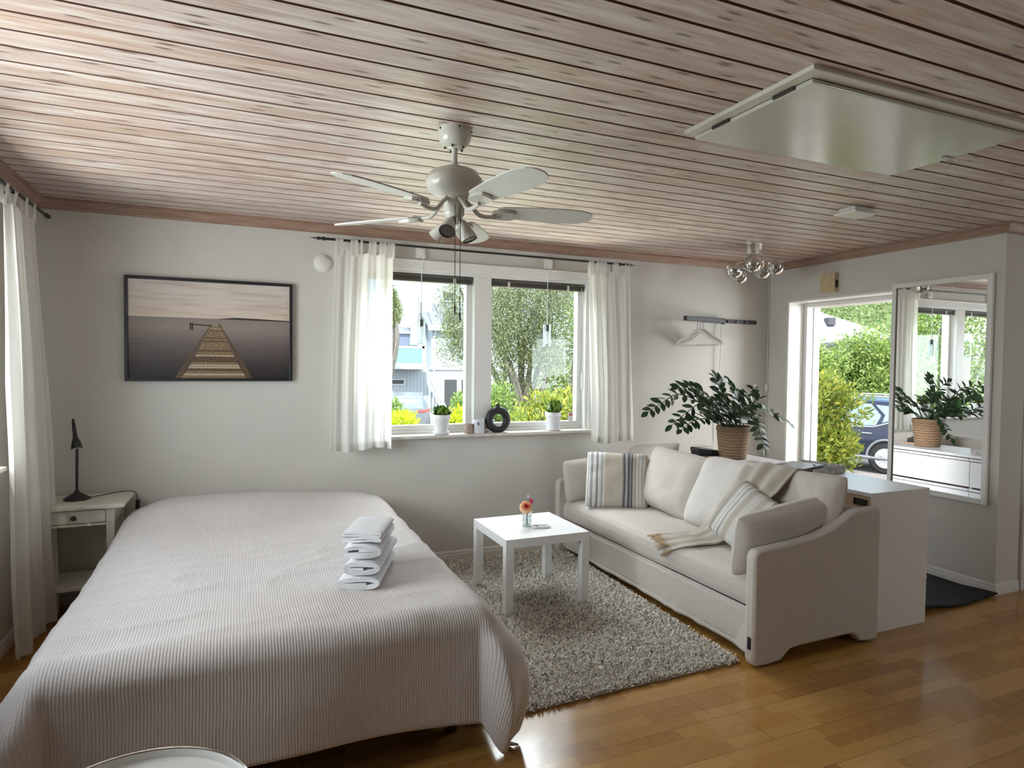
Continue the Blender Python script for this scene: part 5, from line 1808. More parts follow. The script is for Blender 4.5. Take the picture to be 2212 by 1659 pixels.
cc_ = a_.ramp(rr_, [(0.0, (0.16, 0.15, 0.14, 1)), (0.09, (0.20, 0.19, 0.17, 1)), (0.13, (0.62, 0.58, 0.52, 1)), (0.6, (0.76, 0.72, 0.66, 1)), (1.0, (0.86, 0.83, 0.78, 1))])
me.materials.append(a_.done(a_.bsdf(Base_Color=cc_, Roughness=0.95)))
o = bpy.data.objects.new('pile', me)
C.objects.link(o)
o.parent = r
o['kind'] = 'stuff'

# ---------------------------------------------------------------- dresser and what stands on it
DX0, DX1, DYa, DYb = 4.141, 4.619, -2.107, -0.507
r = thing('dresser', ((DX0 + DX1) / 2, (DYa + DYb) / 2, 0), 'long white chest of drawers standing behind the sofa', 'dresser')
b = MB().box(DX0, DX1, DYa, DYa + 0.018, 0.0, 0.758).box(DX0, DX1, DYb - 0.018, DYb, 0.0, 0.758).box(DX0, DX1 - 0.02, (DYa + DYb) / 2 - 0.009, (DYa + DYb) / 2 + 0.009, 0.0, 0.758)
b.box(DX0 + 0.01, DX1 - 0.03, DYa + 0.018, DYb - 0.018, 0.02, 0.05)
b.build('body', M['white_lam'], r, bevel=0.0015)
MB().box(DX0, DX1 + 0.004, DYa - 0.002, DYb + 0.002, 0.758, 0.780).build('top', M['white_lam'], r, bevel=0.002)
ha, hb = at(1844.5, 1068.5, X=DX0 - 0.004), at(1876.7, 1087, X=DX0 - 0.004)
hy_a, hy_b, hz_a, hz_b = min(ha.y, hb.y), max(ha.y, hb.y), 0.703, 0.742
hy_a = max(hy_a, DYa + 0.012)
b = MB()
b.box(DX0 - 0.008, DX0, hy_b, DYb, 0.02, 0.757).box(DX0 - 0.008, DX0, DYa, hy_a, 0.02, 0.757).box(DX0 - 0.008, DX0, hy_a, hy_b, 0.02, hz_a).box(DX0 - 0.008, DX0, hy_a, hy_b, hz_b, 0.757)
b.build('back_panel', M['raw_wood'], r)
MB().box(DX0 - 0.003, DX0 + 0.001, hy_a, hy_b, hz_a, hz_b).build('cutout_shade', M['black_satin'], r)  # black plate closing the hole, painted as the shade inside
ym = (DYa + DYb) / 2
for a0, a1 in ((DYa + 0.004, ym - 0.002), (ym + 0.002, DYb - 0.004)):
    for z0, z1 in ((0.045, 0.275), (0.285, 0.515), (0.525, 0.755)):
        dr = MB().box(DX1 - 0.02, DX1 - 0.002, a0, a1, z0, z1 - 0.028).build('drawer', M['white_lam'], r, bevel=0.001)
        MB().box(DX1 - 0.02, DX1 + 0.012, a0, a1, z1 - 0.022, z1 - 0.004).build('drawer_lip', M['white_lam'], dr, bevel=0.002)
MB().box(DX0 + 0.02, DX1 - 0.03, DYa + 0.018, DYb - 0.018, 0.0, 0.02).build('plinth', M['white_lam'], r)

TZ = 0.7805
r = thing('card_reader', (4.24, -0.63, TZ + 0.012), 'black desk device with a clear cover on a wooden board on the dresser', 'device')
g0 = Matrix.Translation((4.245, -0.650, TZ + 0.013)) @ Matrix.Rotation(-0.25, 4, 'Z')
pr = [(-0.085, 0.0), (0.085, 0.0), (0.095, 0.012), (0.085, 0.032), (-0.06, 0.050), (-0.09, 0.052), (-0.095, 0.04)]
vs = [g0 @ Vector((p_[0], y_, p_[1])) for y_ in (-0.075, 0.075) for p_ in pr]
k = len(pr)
MB().add(vs, [tuple(range(k)), tuple(range(2 * k - 1, k - 1, -1))] + [(i, (i + 1) % k, (i + 1) % k + k, i + k) for i in range(k)]).build('body', M['black_satin'], r, bevel=0.004)
pr2 = [(-0.088, 0.053), (-0.06, 0.0515), (0.085, 0.0335), (0.098, 0.012), (0.102, 0.014), (0.089, 0.038), (-0.055, 0.057), (-0.086, 0.058)]
vs = [g0 @ Vector((p_[0], y_, p_[1])) for y_ in (-0.079, -0.066) for p_ in pr2]
k = len(pr2)
MB().add(vs, [tuple(range(k)), tuple(range(2 * k - 1, k - 1, -1))] + [(i, (i + 1) % k, (i + 1) % k + k, i + k) for i in range(k)]).build('side_trim', M['steel'], r)
MB().box(-0.09, 0.03, -0.07, 0.07, 0.064, 0.067, 0, g0).build('clear_cover', M['glass_solid'], r, bevel=0.001)
r_ = MB().box(4.150, 4.345, -0.755, -0.545, TZ, TZ + 0.0125).build('wooden_board', M['raw_wood'], bevel=0.002)
tag(r_, 'small wooden board under the black device on the dresser', 'board')

# plant in a woven basket
PX_, PY_ = 4.37, -0.80
r = thing('houseplant', (PX_, PY_, TZ), 'dark green arching houseplant in a woven seagrass basket on the dresser', 'potted plant')
bk = MB()
prb = [(0.0, 0.001), (0.094, 0.0), (0.098, 0.012), (0.104, 0.06), (0.110, 0.11), (0.115, 0.16), (0.119, 0.205), (0.123, 0.207), (0.125, 0.222), (0.123, 0.240), (0.117, 0.242), (0.113, 0.21)]
bk.lathe(prb, (PX_, PY_, TZ), 64, uv=True)
bk.build('basket', M['basket'], r, smooth=True, angle=None)
MB().lathe([(0.113, 0.206), (0.0, 0.212)], (PX_, PY_, TZ), 28).build('soil', M['soil'], r)
BT = TZ + 0.21
# arching stems: (how far along x and y the tip lies from the pot, its height, arch, leaf pairs)
P0 = Vector((PX_, PY_, BT))
fr_px = [((1470, 852), (1400, 890), -0.02, 9), ((1520, 868), (1452, 918), 0.04, 8), ((1515, 845), (1463, 838), -0.08, 8), ((1512, 905), (1472, 928), -0.10, 7), ((1560, 860), (1546, 814), 0.05, 8), ((1592, 862), (1574, 826), -0.05, 8),
         ((1600, 880), (1630, 838), 0.08, 8), ((1590, 900), (1640, 862), -0.10, 8), ((1645, 884), (1708, 917), 0.05, 8), ((1630, 905), (1650, 968), -0.16, 8), ((1615, 915), (1622, 905), -0.22, 6), ((1575, 890), (1560, 850), -0.16, 8),
         ((1550, 900), (1530, 868), 0.10, 7), ((1605, 895), (1605, 850), 0.12, 8), ((1540, 893), (1512, 862), -0.05, 7), ((1585, 905), (1600, 872), -0.18, 8), ((1545, 910), (1520, 892), -0.16, 6), ((1580, 880), (1590, 842), 0.16, 7)]
rnd = random.Random(17)
for i, (mp, tp, dy_, npair) in enumerate(fr_px):
    ang = i * 2.4
    p0 = P0 + Vector((0.055 * math.cos(ang), 0.05 * math.sin(ang), -0.004))
    pm = at(mp[0], mp[1], Y=PY_ + dy_ * 0.7)
    pt_ = at(tp[0], tp[1], Y=PY_ + dy_ * 1.5)
    cv = catmull([p0, p0.lerp(pm, 0.5) + Vector((0, 0, 0.03)), pm, pm.lerp(pt_, 0.55) + Vector((0, 0, 0.012)), pt_], 6)
    nn_ = len(cv)
    b = MB().tube(cv, [0.0062 * (1 - 0.72 * j / (nn_ - 1)) for j in range(nn_)], 7)
    for k in range(npair * 2 + 1):
        t = 0.30 + 0.70 * (k // 2) / npair if k < npair * 2 else 1.0
        q = t * (nn_ - 1)
        j = min(int(q), nn_ - 2)
        p = cv[j].lerp(cv[j + 1], q - j)
        tg = (cv[min(j + 1, nn_ - 1)] - cv[max(j - 1, 0)]).normalized()
        sidev = tg.cross(Vector((0.15 * math.sin(i), -0.55, 0.8))).normalized()
        sg = 1 if k % 2 else -1
        if k == npair * 2:
            dv = tg
        else:
            dv = (sidev * sg * rnd.uniform(0.7, 1.1) + tg * rnd.uniform(0.45, 0.8) + Vector((0, 0, rnd.uniform(-0.1, 0.35)))).normalized()
        L = rnd.uniform(0.068, 0.092) * (0.8 + 0.3 * math.sin(PI * min(1, t)))
        wv = dv.cross(Vector((rnd.uniform(-.5, .5), rnd.uniform(-1, -.2), rnd.uniform(0.3, 1.0)))).normalized()
        nv = wv.cross(dv)
        vs, fs = [], []
        for q2, wq in ((0, 0.08), (0.2, 0.65), (0.45, 1.0), (0.7, 0.85), (0.9, 0.4), (1.0, 0.02)):
            ce = p + dv * (L * q2) + nv * (-0.012 * q2 * q2)
            ww = 0.0195 * wq
            vs += [ce - wv * ww + nv * 0.0035 * wq, ce - nv * 0.001, ce + wv * ww + nv * 0.0035 * wq]
        for j2 in range(5):
            for s2 in range(2):
                fs.append((j2 * 3 + s2, j2 * 3 + s2 + 1, j2 * 3 + s2 + 4, j2 * 3 + s2 + 3))
        b.add(vs, fs)
    b.build('frond', M['leaf_dark'], r, smooth=True, angle=None)

# magazine file and books lying near the dresser's near end
g1 = Matrix.Translation((4.395, -1.455, TZ)) @ Matrix.Rotation(0.21, 4, 'Z')
r = thing('magazine_file', (4.395, -1.455, TZ), 'grey mottled magazine file lying flat on the dresser', 'box file')
mm_ = plain('mottled_grey_board', (0.42, 0.40, 0.385, 1), 0.7, var=0.4, scale=45)
MB().box(-0.19, 0.19, -0.15, 0.15, 0.001, 0.005, 0, g1).build('lower_panel', mm_, r)
MB().box(-0.19, 0.19, -0.15, -0.145, 0.005, 0.048, 0, g1).build('long_side', mm_, r)
MB().box(0.185, 0.19, -0.145, 0.15, 0.005, 0.048, 0, g1).build('end_panel', mm_, r)
bl_ = plain('black_cover', (0.02, 0.021, 0.024, 1), 0.35)
pg = plain('paper_pages', (0.62, 0.60, 0.55, 1), 0.9)
for z0, dx_, rz, th, lab in ((0.0055, -0.030, 0.25, 0.016, 'thick black book lying in the grey magazine file'), (0.0225, -0.050, 0.20, 0.013, 'black book second from the top in the magazine file'), (0.0365, -0.062, 0.30, 0.010, 'black notebook on top of the books on the dresser')):
    g2 = Matrix.Translation((4.395 + dx_, -1.435, TZ)) @ Matrix.Rotation(rz, 4, 'Z')
    bk_ = thing('book', (4.395 + dx_, -1.435, TZ + z0), lab, 'book', 'black books on the dresser')
    b = MB().box(-0.145, 0.145, -0.105, 0.105, z0 + th - 0.0022, z0 + th, 0, g2).box(-0.145, 0.145, -0.105, 0.105, z0, z0 + 0.0022, 0, g2).box(-0.145, 0.145, 0.1025, 0.105, z0, z0 + th, 0, g2)
    b.build('cover', bl_, bk_)
    MB().box(-0.141, 0.141, -0.101, 0.1025, z0 + 0.0022, z0 + th - 0.0022, 0, g2).build('pages', pg, bk_)
o = MB().tube([g1 @ Vector((0.0, -0.05, 0.0505)), g1 @ Vector((0.075, 0.0, 0.0505))], 0.004, 8).build('pen', M['steel'], smooth=True)
tag(o, 'silver pen lying on the black notebook', 'pen')

# ---------------------------------------------------------------- right wall: mirror, chime box, mat
MX = XR - 0.034
my0, my1, mz0, mz1 = -1.926, -1.236, 0.573, 2.087
r = thing('wall_mirror', (XR, (my0 + my1) / 2, mz0), 'tall white framed mirror hanging beside the doorway', 'mirror')
fw = 0.032
b = MB().box(MX, XR, my0, my0 + fw, mz0, mz1).box(MX, XR, my1 - fw, my1, mz0, mz1).box(MX, XR, my0 + fw, my1 - fw, mz0, mz0 + fw).box(MX, XR, my0 + fw, my1 - fw, mz1 - fw, mz1)
b.build('frame', M['white'], r, bevel=0.002)
MB().box(MX + 0.012, MX + 0.018, my0 + fw - 0.003, my1 - fw + 0.003, mz0 + fw - 0.003, mz1 - fw + 0.003).build('mirror_glass', M['mirror'], r)

r = thing('door_chime', (XR, -0.675, 2.08), 'small pale wooden chime box above the doorway', 'door chime')
MB().box(XR - 0.05, XR, -0.745, -0.605, 2.085, 2.240).build('box', M['box_wood'], r, bevel=0.002)
MB().box(XR - 0.038, XR - 0.012, -0.748, -0.7445, 2.12, 2.18).build('speaker_slot', M['black_satin'], r)


def mat_pt(u, v):
    x = 4.66 + (5.455 - 4.66) * u
    y = -2.025 + 0.012 * math.sin(u * 9) + (1.72 + 0.0) * v
    e = max(0.0, 1 - v / 0.12)
    z = 0.010 + 0.020 * e * max(0.0, math.sin(u * PI * 2.2 + 0.3)) + 0.002 * nz1((x * 4, y * 4, 0), 2, 1)
    return Vector((x, y, z))


o = MB().grid(mat_pt, 50, 60).build('doormat', M['mat_dark'], smooth=True, solid=0.010, angle=None)
tag(o, 'dark grey entrance mat on the floor by the right wall', 'doormat')

# round tray table in the foreground
gx, gy, gr, gz = 0.765, -3.03, 0.243, 0.53
r = thing('tray_table', (gx, gy, 0), 'round white metal tray table at the foot of the bed', 'side table')
MB().lathe([(0.0, gz - 0.022), (gr - 0.012, gz - 0.022), (gr - 0.004, gz - 0.016), (gr, gz), (gr - 0.003, gz + 0.003), (gr - 0.007, gz), (gr - 0.012, gz - 0.014), (gr - 0.02, gz - 0.018), (0.0, gz - 0.018)], (gx, gy, 0), 72).build('tray', M['white'], r, smooth=True)
MB().tube([Vector((gx + (gr - 0.002) * math.cos(2 * PI * i / 72), gy + (gr - 0.002) * math.sin(2 * PI * i / 72), gz + 0.002)) for i in range(73)], 0.0035, 8, caps=False).build('rim', M['chrome'], r, smooth=True)
MB().tube([Vector((gx + 0.19 * math.cos(2 * PI * i / 48), gy + 0.19 * math.sin(2 * PI * i / 48), 0.008)) for i in range(49)], 0.008, 8, caps=False).build('base_ring', M['white'], r, smooth=True)
for i in range(4):
    a = PI / 4 + i * PI / 2
    MB().tube([(gx + 0.19 * math.cos(a), gy + 0.19 * math.sin(a), 0.008), (gx + 0.205 * math.cos(a), gy + 0.205 * math.sin(a), gz - 0.024)], 0.008, 10).build('leg', M['white'], r, smooth=True)

# ---------------------------------------------------------------- outdoors


def gz_at(y):
    return -0.85 - 0.018 * max(0.0, y) - 0.26 * max(0.0, min(1.0, (y - 8.0) / 10.0))


def leaf_mesh(name, blobs, n, size, mat, parent, seed, aspect=0.45, shell=0.55, droop=0.0, up=0.3):
    """n folded leaves spread over soft blobs [(centre, radii)], one mesh"""
    rng = np.random.default_rng(seed)
    vol = np.array([b_[1][0] * b_[1][1] * b_[1][2] for b_ in blobs]) ** (2 / 3)
    which = rng.choice(len(blobs), n, p=vol / vol.sum())
    cen = np.array([tuple(b_[0]) for b_ in blobs])[which]
    rad = np.array([tuple(b_[1]) for b_ in blobs])[which]
    d = rng.normal(size=(n, 3))
    d /= np.linalg.norm(d, axis=1)[:, None]
    rr = shell + (1 - shell) * rng.uniform(0, 1, n) ** 0.6
    rr *= 1 + 0.10 * rng.normal(size=n)
    p = cen + d * rad * rr[:, None]
    ax_ = d * 0.8 + rng.normal(size=(n, 3)) * 0.6
    ax_[:, 2] += up - droop
    ax_ /= np.linalg.norm(ax_, axis=1)[:, None]
    sd_ = np.cross(ax_, rng.normal(size=(n, 3)))
    sd_ /= np.linalg.norm(sd_, axis=1)[:, None]
    nr = np.cross(sd_, ax_)
    L = size * rng.uniform(0.65, 1.25, n)[:, None]
    W = L * aspect * 0.5
    v0 = p
    v1 = p + ax_ * L * 0.45 + sd_ * W + nr * W * 0.25
    v2 = p + ax_ * L
    v3 = p + ax_ * L * 0.45 - sd_ * W + nr * W * 0.25
    verts = np.stack([v0, v1, v2, v3], 1).reshape(-1, 3)
    base = np.zeros(3)
    q = parent
    while q is not None:
        base += np.array(q.location)
        q = q.parent
    verts = verts - base
    i0 = np.arange(n)[:, None] * 4
    f = (i0 + np.array([[0, 1, 2, 0, 2, 3]])).reshape(-1, 3)
    me = bpy.data.meshes.new(name)
    me.vertices.add(len(verts))
    me.vertices.foreach_set('co', verts.ravel())
    me.loops.add(f.size)
    me.loops.foreach_set('vertex_index', f.ravel().astype(np.int32))
    me.polygons.add(len(f))
    me.polygons.foreach_set('loop_start', np.arange(0, f.size, 3, dtype=np.int32))
    me.update(calc_edges=True)
    me.materials.append(mat)
    o = bpy.data.objects.new(name, me)
    C.objects.link(o)
    o.parent = parent
    return o


def blob_cluster(c, rad, k, seed, small=0.45):
    rnd = random.Random(seed)
    out = []
    for _ in range(k):
        while True:
            d = Vector((rnd.uniform(-1, 1), rnd.uniform(-1, 1), rnd.uniform(-1, 1)))
            if d.length < 1:
                break
        f = small * rnd.uniform(0.7, 1.2)
        out.append((Vector(c) + Vector((d.x * rad[0], d.y * rad[1], d.z * rad[2])) * (1 - small * 0.6), (rad[0] * f, rad[1] * f, rad[2] * f)))
    return out


def branchy(b, base, tips, r0, seed):
    rnd = random.Random(seed)
    base = Vector(base)
    for t in tips:
        t = Vector(t)
        mid = base.lerp(t, 0.5) + Vector((rnd.uniform(-.1, .1), rnd.uniform(-.1, .1), rnd.uniform(0, .1))) * (t - base).length
        cv = catmull([base, mid, t], 6)
        b.tube(cv, [r0 * (1 - 0.8 * i / (len(cv) - 1)) for i in range(len(cv))], 7)


def plant(name, label, cat, base, blobs, n, size, mat, seed, r0=0.05, group=None, **kw):
    base = Vector(base)
    r = thing(name, base, label, cat, group)
    b = MB()
    hub = base + Vector((0, 0, 0.25 * max(0.2, (blobs[0][0].z - base.z))))
    b.tube([base, hub], [r0 * 1.25, r0], 8)
    branchy(b, hub, [bl[0] for bl in blobs[:: max(1, len(blobs) // 9)]], r0 * 0.8, seed)
    b.build('trunk' if r0 >= 0.06 else 'stems', M['trunk'], r, smooth=True)
    leaf_mesh('foliage', blobs, n, size, M[mat], r, seed, **kw)
    return r


# ground
def ground_pt(u, v):
    x, y = -70 + 170 * u, -40 + 160 * v
    far = max(0.0, x - 45) * 0.12 if y > -30 else 0
    return Vector((x, y, gz_at(y) + far))


struct('ground', MB().grid(ground_pt, 40, 40), M['asphalt'], origin=(0, 0, 0))


def lawn_pt(u, v):
    x, y = -30 + 36.5 * u, 0.3 + 16 * v
    return Vector((x, y, gz_at(y) + 0.02 + 0.01 * nz1((x, y, 0), 0.8, 2)))


o = MB().grid(lawn_pt, 40, 24).build('lawn', M['grass'])
tag(o, 'green lawn behind the house below the window', 'lawn', kind='stuff')

# garden behind the back window
c = at(1118, 655, Y=11.0)
bl = blob_cluster(c, (1.75, 1.5, 2.3), 26, 3, 0.42) + blob_cluster(at(985, 690, Y=11.0), (0.62, 0.7, 1.35), 9, 4, 0.5) + blob_cluster(at(1095, 790, Y=10.5), (0.45, 0.5, 0.9), 8, 44, 0.5) + blob_cluster(at(1165, 790, Y=10.8), (0.75, 0.6, 0.75), 9, 45, 0.45)
tb = at(1128, 905, Y=11.2)
tb.z = gz_at(11.2)
plant('birch_tree', 'weeping birch filling the right window pane, its branch reaching into the left one', 'tree', tb, bl, 62000, 0.062, 'leaf_birch', 5, 0.13, 'trees beyond the garden', droop=0.75, up=0.0, shell=0.25, aspect=0.42)
bl = blob_cluster(at(1235, 740, Y=17), (1.6, 1.5, 3.2), 14, 6, 0.42)
tb = at(1240, 900, Y=17)
tb.z = gz_at(17)
plant('garden_tree', 'hazy green tree standing behind and right of the birch', 'tree', tb, bl, 13000, 0.13, 'leaf_hedge', 7, 0.12, 'trees beyond the garden', shell=0.3)
bl = blob_cluster(at(838, 660, Y=34), (0.75, 1.0, 1.7), 12, 8, 0.42)
tb = at(838, 800, Y=34)
tb.z = gz_at(34)
plant('garden_tree', 'yellow green tree left of the white house gable', 'tree', tb, bl, 9000, 0.15, 'leaf_forest', 9, 0.14, 'trees beyond the garden', shell=0.3)
for i, (x, y, zc, rx, rz, lab) in enumerate(((-12.3, 9.6, 2.4, 2.8, 3.6, 'leafy garden tree mirrored behind the window in the wall mirror'), (-6.2, 8.0, 1.9, 2.3, 3.0, 'garden tree reflected left of the plant in the wall mirror'))):
    bl = blob_cluster((x, y, zc), (rx, 2.0, rz), 16, 30 + i, 0.42)
    plant('garden_tree', lab, 'tree', (x, y, gz_at(y)), bl, 16000, 0.13, 'leaf_hedge', 31 + i, 0.13, 'trees beyond the garden', shell=0.3)

bl = blob_cluster(at(1170, 905, Y=3.6), (0.42, 0.4, 0.36), 9, 11, 0.55) + blob_cluster(at(1222, 880, Y=3.9), (0.34, 0.35, 0.42), 8, 12, 0.55)
tb = at(1190, 930, Y=3.8)
tb.z = gz_at(3.8)
plant('rhododendron', 'bright rhododendron bush low in the right window pane', 'shrub', tb, bl, 3400, 0.10, 'leaf_rhodo', 13, 0.03, aspect=0.30, shell=0.4, up=0.7)
bl = blob_cluster(at(1088, 890, Y=6.5), (0.55, 0.5, 0.6), 9, 14, 0.5)
tb = at(1090, 930, Y=6.5)
tb.z = gz_at(6.5)
plant('garden_shrub', 'darker green shrub at the left foot of the right window pane', 'shrub', tb, bl, 3200, 0.075, 'leaf_hedge', 15, 0.03, shell=0.4)
for px, py, rx, rz, lab, sd in ((880, 932, 0.50, 0.27, 'yellow green shrub low in the left pane left of the potted plant', 16), (990, 934, 0.24, 0.34, 'yellow green shrub low in the left pane right of the potted plant', 17)):
    c = at(px, py, Y=4.2)
    bl = blob_cluster(c, (rx, 0.4, rz), 8, sd, 0.55)
    plant('lime_shrub', lab, 'shrub', (c.x, c.y, gz_at(c.y)), bl, 2600, 0.062, 'leaf_lime', sd + 1, 0.025, 'yellow green shrubs under the left pane', aspect=0.6, shell=0.4)
bl = blob_cluster(at(995, 868, Y=9), (0.22, 0.3, 0.42), 5, 19, 0.6)
c = at(995, 868, Y=9)
plant('garden_shrub', 'small pale green shrub before the glazed door of the white house', 'shrub', (c.x, c.y, gz_at(9)), bl, 900, 0.075, 'leaf_hedge', 20, 0.02, shell=0.4)
bl = blob_cluster(at(851, 890, Y=9), (0.22, 0.3, 0.36), 5, 21, 0.6)
c = at(851, 890, Y=9)
plant('garden_shrub', 'small dark green shrub left of the parked silver car', 'shrub', (c.x, c.y, gz_at(9)), bl, 900, 0.07, 'leaf_hedge', 22, 0.02, shell=0.4)

# ---------------------------------------------------------------- neighbour's white house


def siding(name, col, dark, k):
    a = Mat(name)
    o = a.n('TexCoord').outputs['Object']
    s_ = a.n('SeparateXYZ', {0: o})
    f = a.math('FRACT', a.math('MULTIPLY', s_.outputs[0], k))
    line = a.math('LESS_THAN', f, 0.14)
    return a.done(a.bsdf(Base_Color=a.mix(line, col, dark), Roughness=0.7))


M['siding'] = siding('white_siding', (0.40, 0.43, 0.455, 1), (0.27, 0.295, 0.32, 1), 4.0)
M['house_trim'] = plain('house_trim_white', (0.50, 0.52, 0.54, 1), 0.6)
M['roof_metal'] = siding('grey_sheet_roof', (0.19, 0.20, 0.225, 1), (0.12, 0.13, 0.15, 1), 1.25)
M['dark_glass'] = plain('dark_window_glass', (0.07, 0.075, 0.075, 1), 0.1)
M['blue_glass'] = plain('blue_grey_glass', (0.16, 0.19, 0.27, 1), 0.1)

HY = 40.0


def hp(px, py, y=HY):
    return at(px, py, Y=y)


def hbox(b, px0, py0, px1, py1, y, depth, mi=0):
    """box whose near face spans a photo rectangle at the plane y"""
    a, c = hp(px0, py1, y), hp(px1, py0, y)
    b.box(min(a.x, c.x), max(a.x, c.x), y, y + depth, min(a.z, c.z), max(a.z, c.z), mi)


hb_ = hp(930, 800)
r = thing('neighbour_house', (hb_.x, HY, gz_at(HY)), 'white wooden house with a grey sheet metal roof across the street', 'house')
b = MB()
gzh = gz_at(HY)
a0, a1 = hp(800, 790), hp(1060, 790)
b.box(a0.x - 2, a1.x, HY + 0.02, HY + 7, gzh, hp(900, 797).z)          # ground storey
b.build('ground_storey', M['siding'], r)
b = MB()
hbox(b, 932, 700, 1060, 797, HY, 6.0)
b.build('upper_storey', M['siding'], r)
b = MB()
hbox(b, 889, 480, 1060, 660, HY + 2.2, 5.0)
hbox(b, 889, 650, 934, 797, HY + 1.2, 5.0)
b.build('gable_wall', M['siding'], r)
b = MB()
p1, p2, p3, p4 = hp(896, 657, HY + 2.15), hp(1060, 657, HY + 2.15), hp(1060, 705, HY - 0.4), hp(926, 705, HY - 0.4)
t_ = Vector((0, 0, 0.12))
b.add([p1, p2, p3, p4, p1 - t_, p2 - t_, p3 - t_, p4 - t_], [(0, 1, 2, 3), (7, 6, 5, 4), (0, 4, 5, 1), (1, 5, 6, 2), (2, 6, 7, 3), (3, 7, 4, 0)])
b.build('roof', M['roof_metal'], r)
b = MB()
q1, q2, q3, q4 = hp(891, 570, HY + 1.0), hp(885, 570, HY + 1.0), hp(860, 702, HY + 1.0), hp(890, 702, HY + 1.0)
o_ = Vector((0, 1.5, 0))
b.add([q1, q2, q3, q4, q1 + o_, q2 + o_, q3 + o_, q4 + o_], [(0, 1, 2, 3), (7, 6, 5, 4), (0, 4, 5, 1), (1, 5, 6, 2), (2, 6, 7, 3), (3, 7, 4, 0)])
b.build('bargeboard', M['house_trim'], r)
b = MB()
hbox(b, 887, 600, 903, 745, HY + 0.8, 0.4)
b.build('corner_board', M['house_trim'], r)
b = MB()
hbox(b, 926, 706, 1060, 713, HY - 0.45, 0.15)
b.build('gutter', M['house_trim'], r)
b = MB()
dpx = [(942, 712), (940, 722), (937, 728), (937, 800), (936, 880)]
b.tube([hp(x, y, HY - 0.08) for x, y in dpx], 0.07, 8)
b.build('downpipe', M['house_trim'], r, smooth=True)
b = MB()
hbox(b, 830, 785, 922, 797, HY - 1.6, 1.8)
hbox(b, 926, 793, 1060, 799, HY - 0.06, 0.1)
b.build('balcony_floor', M['house_trim'], r)
b = MB()
hbox(b, 820, 752, 912, 784, HY - 1.6, 0.05)
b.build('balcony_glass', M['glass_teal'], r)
b = MB()
hbox(b, 912, 748, 917, 786, HY - 1.62, 0.15)
hbox(b, 820, 748, 917, 751, HY - 1.62, 0.1)
b.build('balcony_railing', M['house_trim'], r)
b = MB()
hbox(b, 824, 714, 887, 719, HY + 0.9, 0.2)
hbox(b, 824, 700, 887, 706, HY + 0.7, 0.6)
b.build('beam', M['house_trim'], r)
b = MB()
hbox(b, 830, 718, 887, 748, HY + 1.1, 0.1)
b.build('upper_window', M['blue_glass'], r)
for (x0, y0, x1, y1, yy) in ((957, 631, 980, 648, HY + 2.1), (846, 821, 872, 829, HY - 0.05), (960, 820, 987, 880, HY - 0.08), (997, 820, 1012, 868, HY - 0.05)):
    b = MB()
    hbox(b, x0 - 4, y0 - 3, x1 + 4, y1 + 4, yy, 0.12)
    f_ = b.build('window_frame', M['house_trim'], r)
    b = MB()
    hbox(b, x0, y0, x1, y1, yy - 0.03, 0.04)
    b.build('pane', M['dark_glass'], f_)
b = MB()
s1, s2 = hp(929, 815, HY - 1.0), hp(962, 880, HY - 1.0)
b.tube([s1, s2], 0.11, 6)
for k in range(6):
    p_ = s1.lerp(s2, k / 5)
    b.tube([p_, p_ + Vector((0, 0, -1.3))], 0.03, 5)
b.tube([hp(926, 815, HY - 1), hp(932, 815, HY - 1)], 0.07, 6)
b.build('stair_railing', M['house_trim'], r)

# ---------------------------------------------------------------- cars


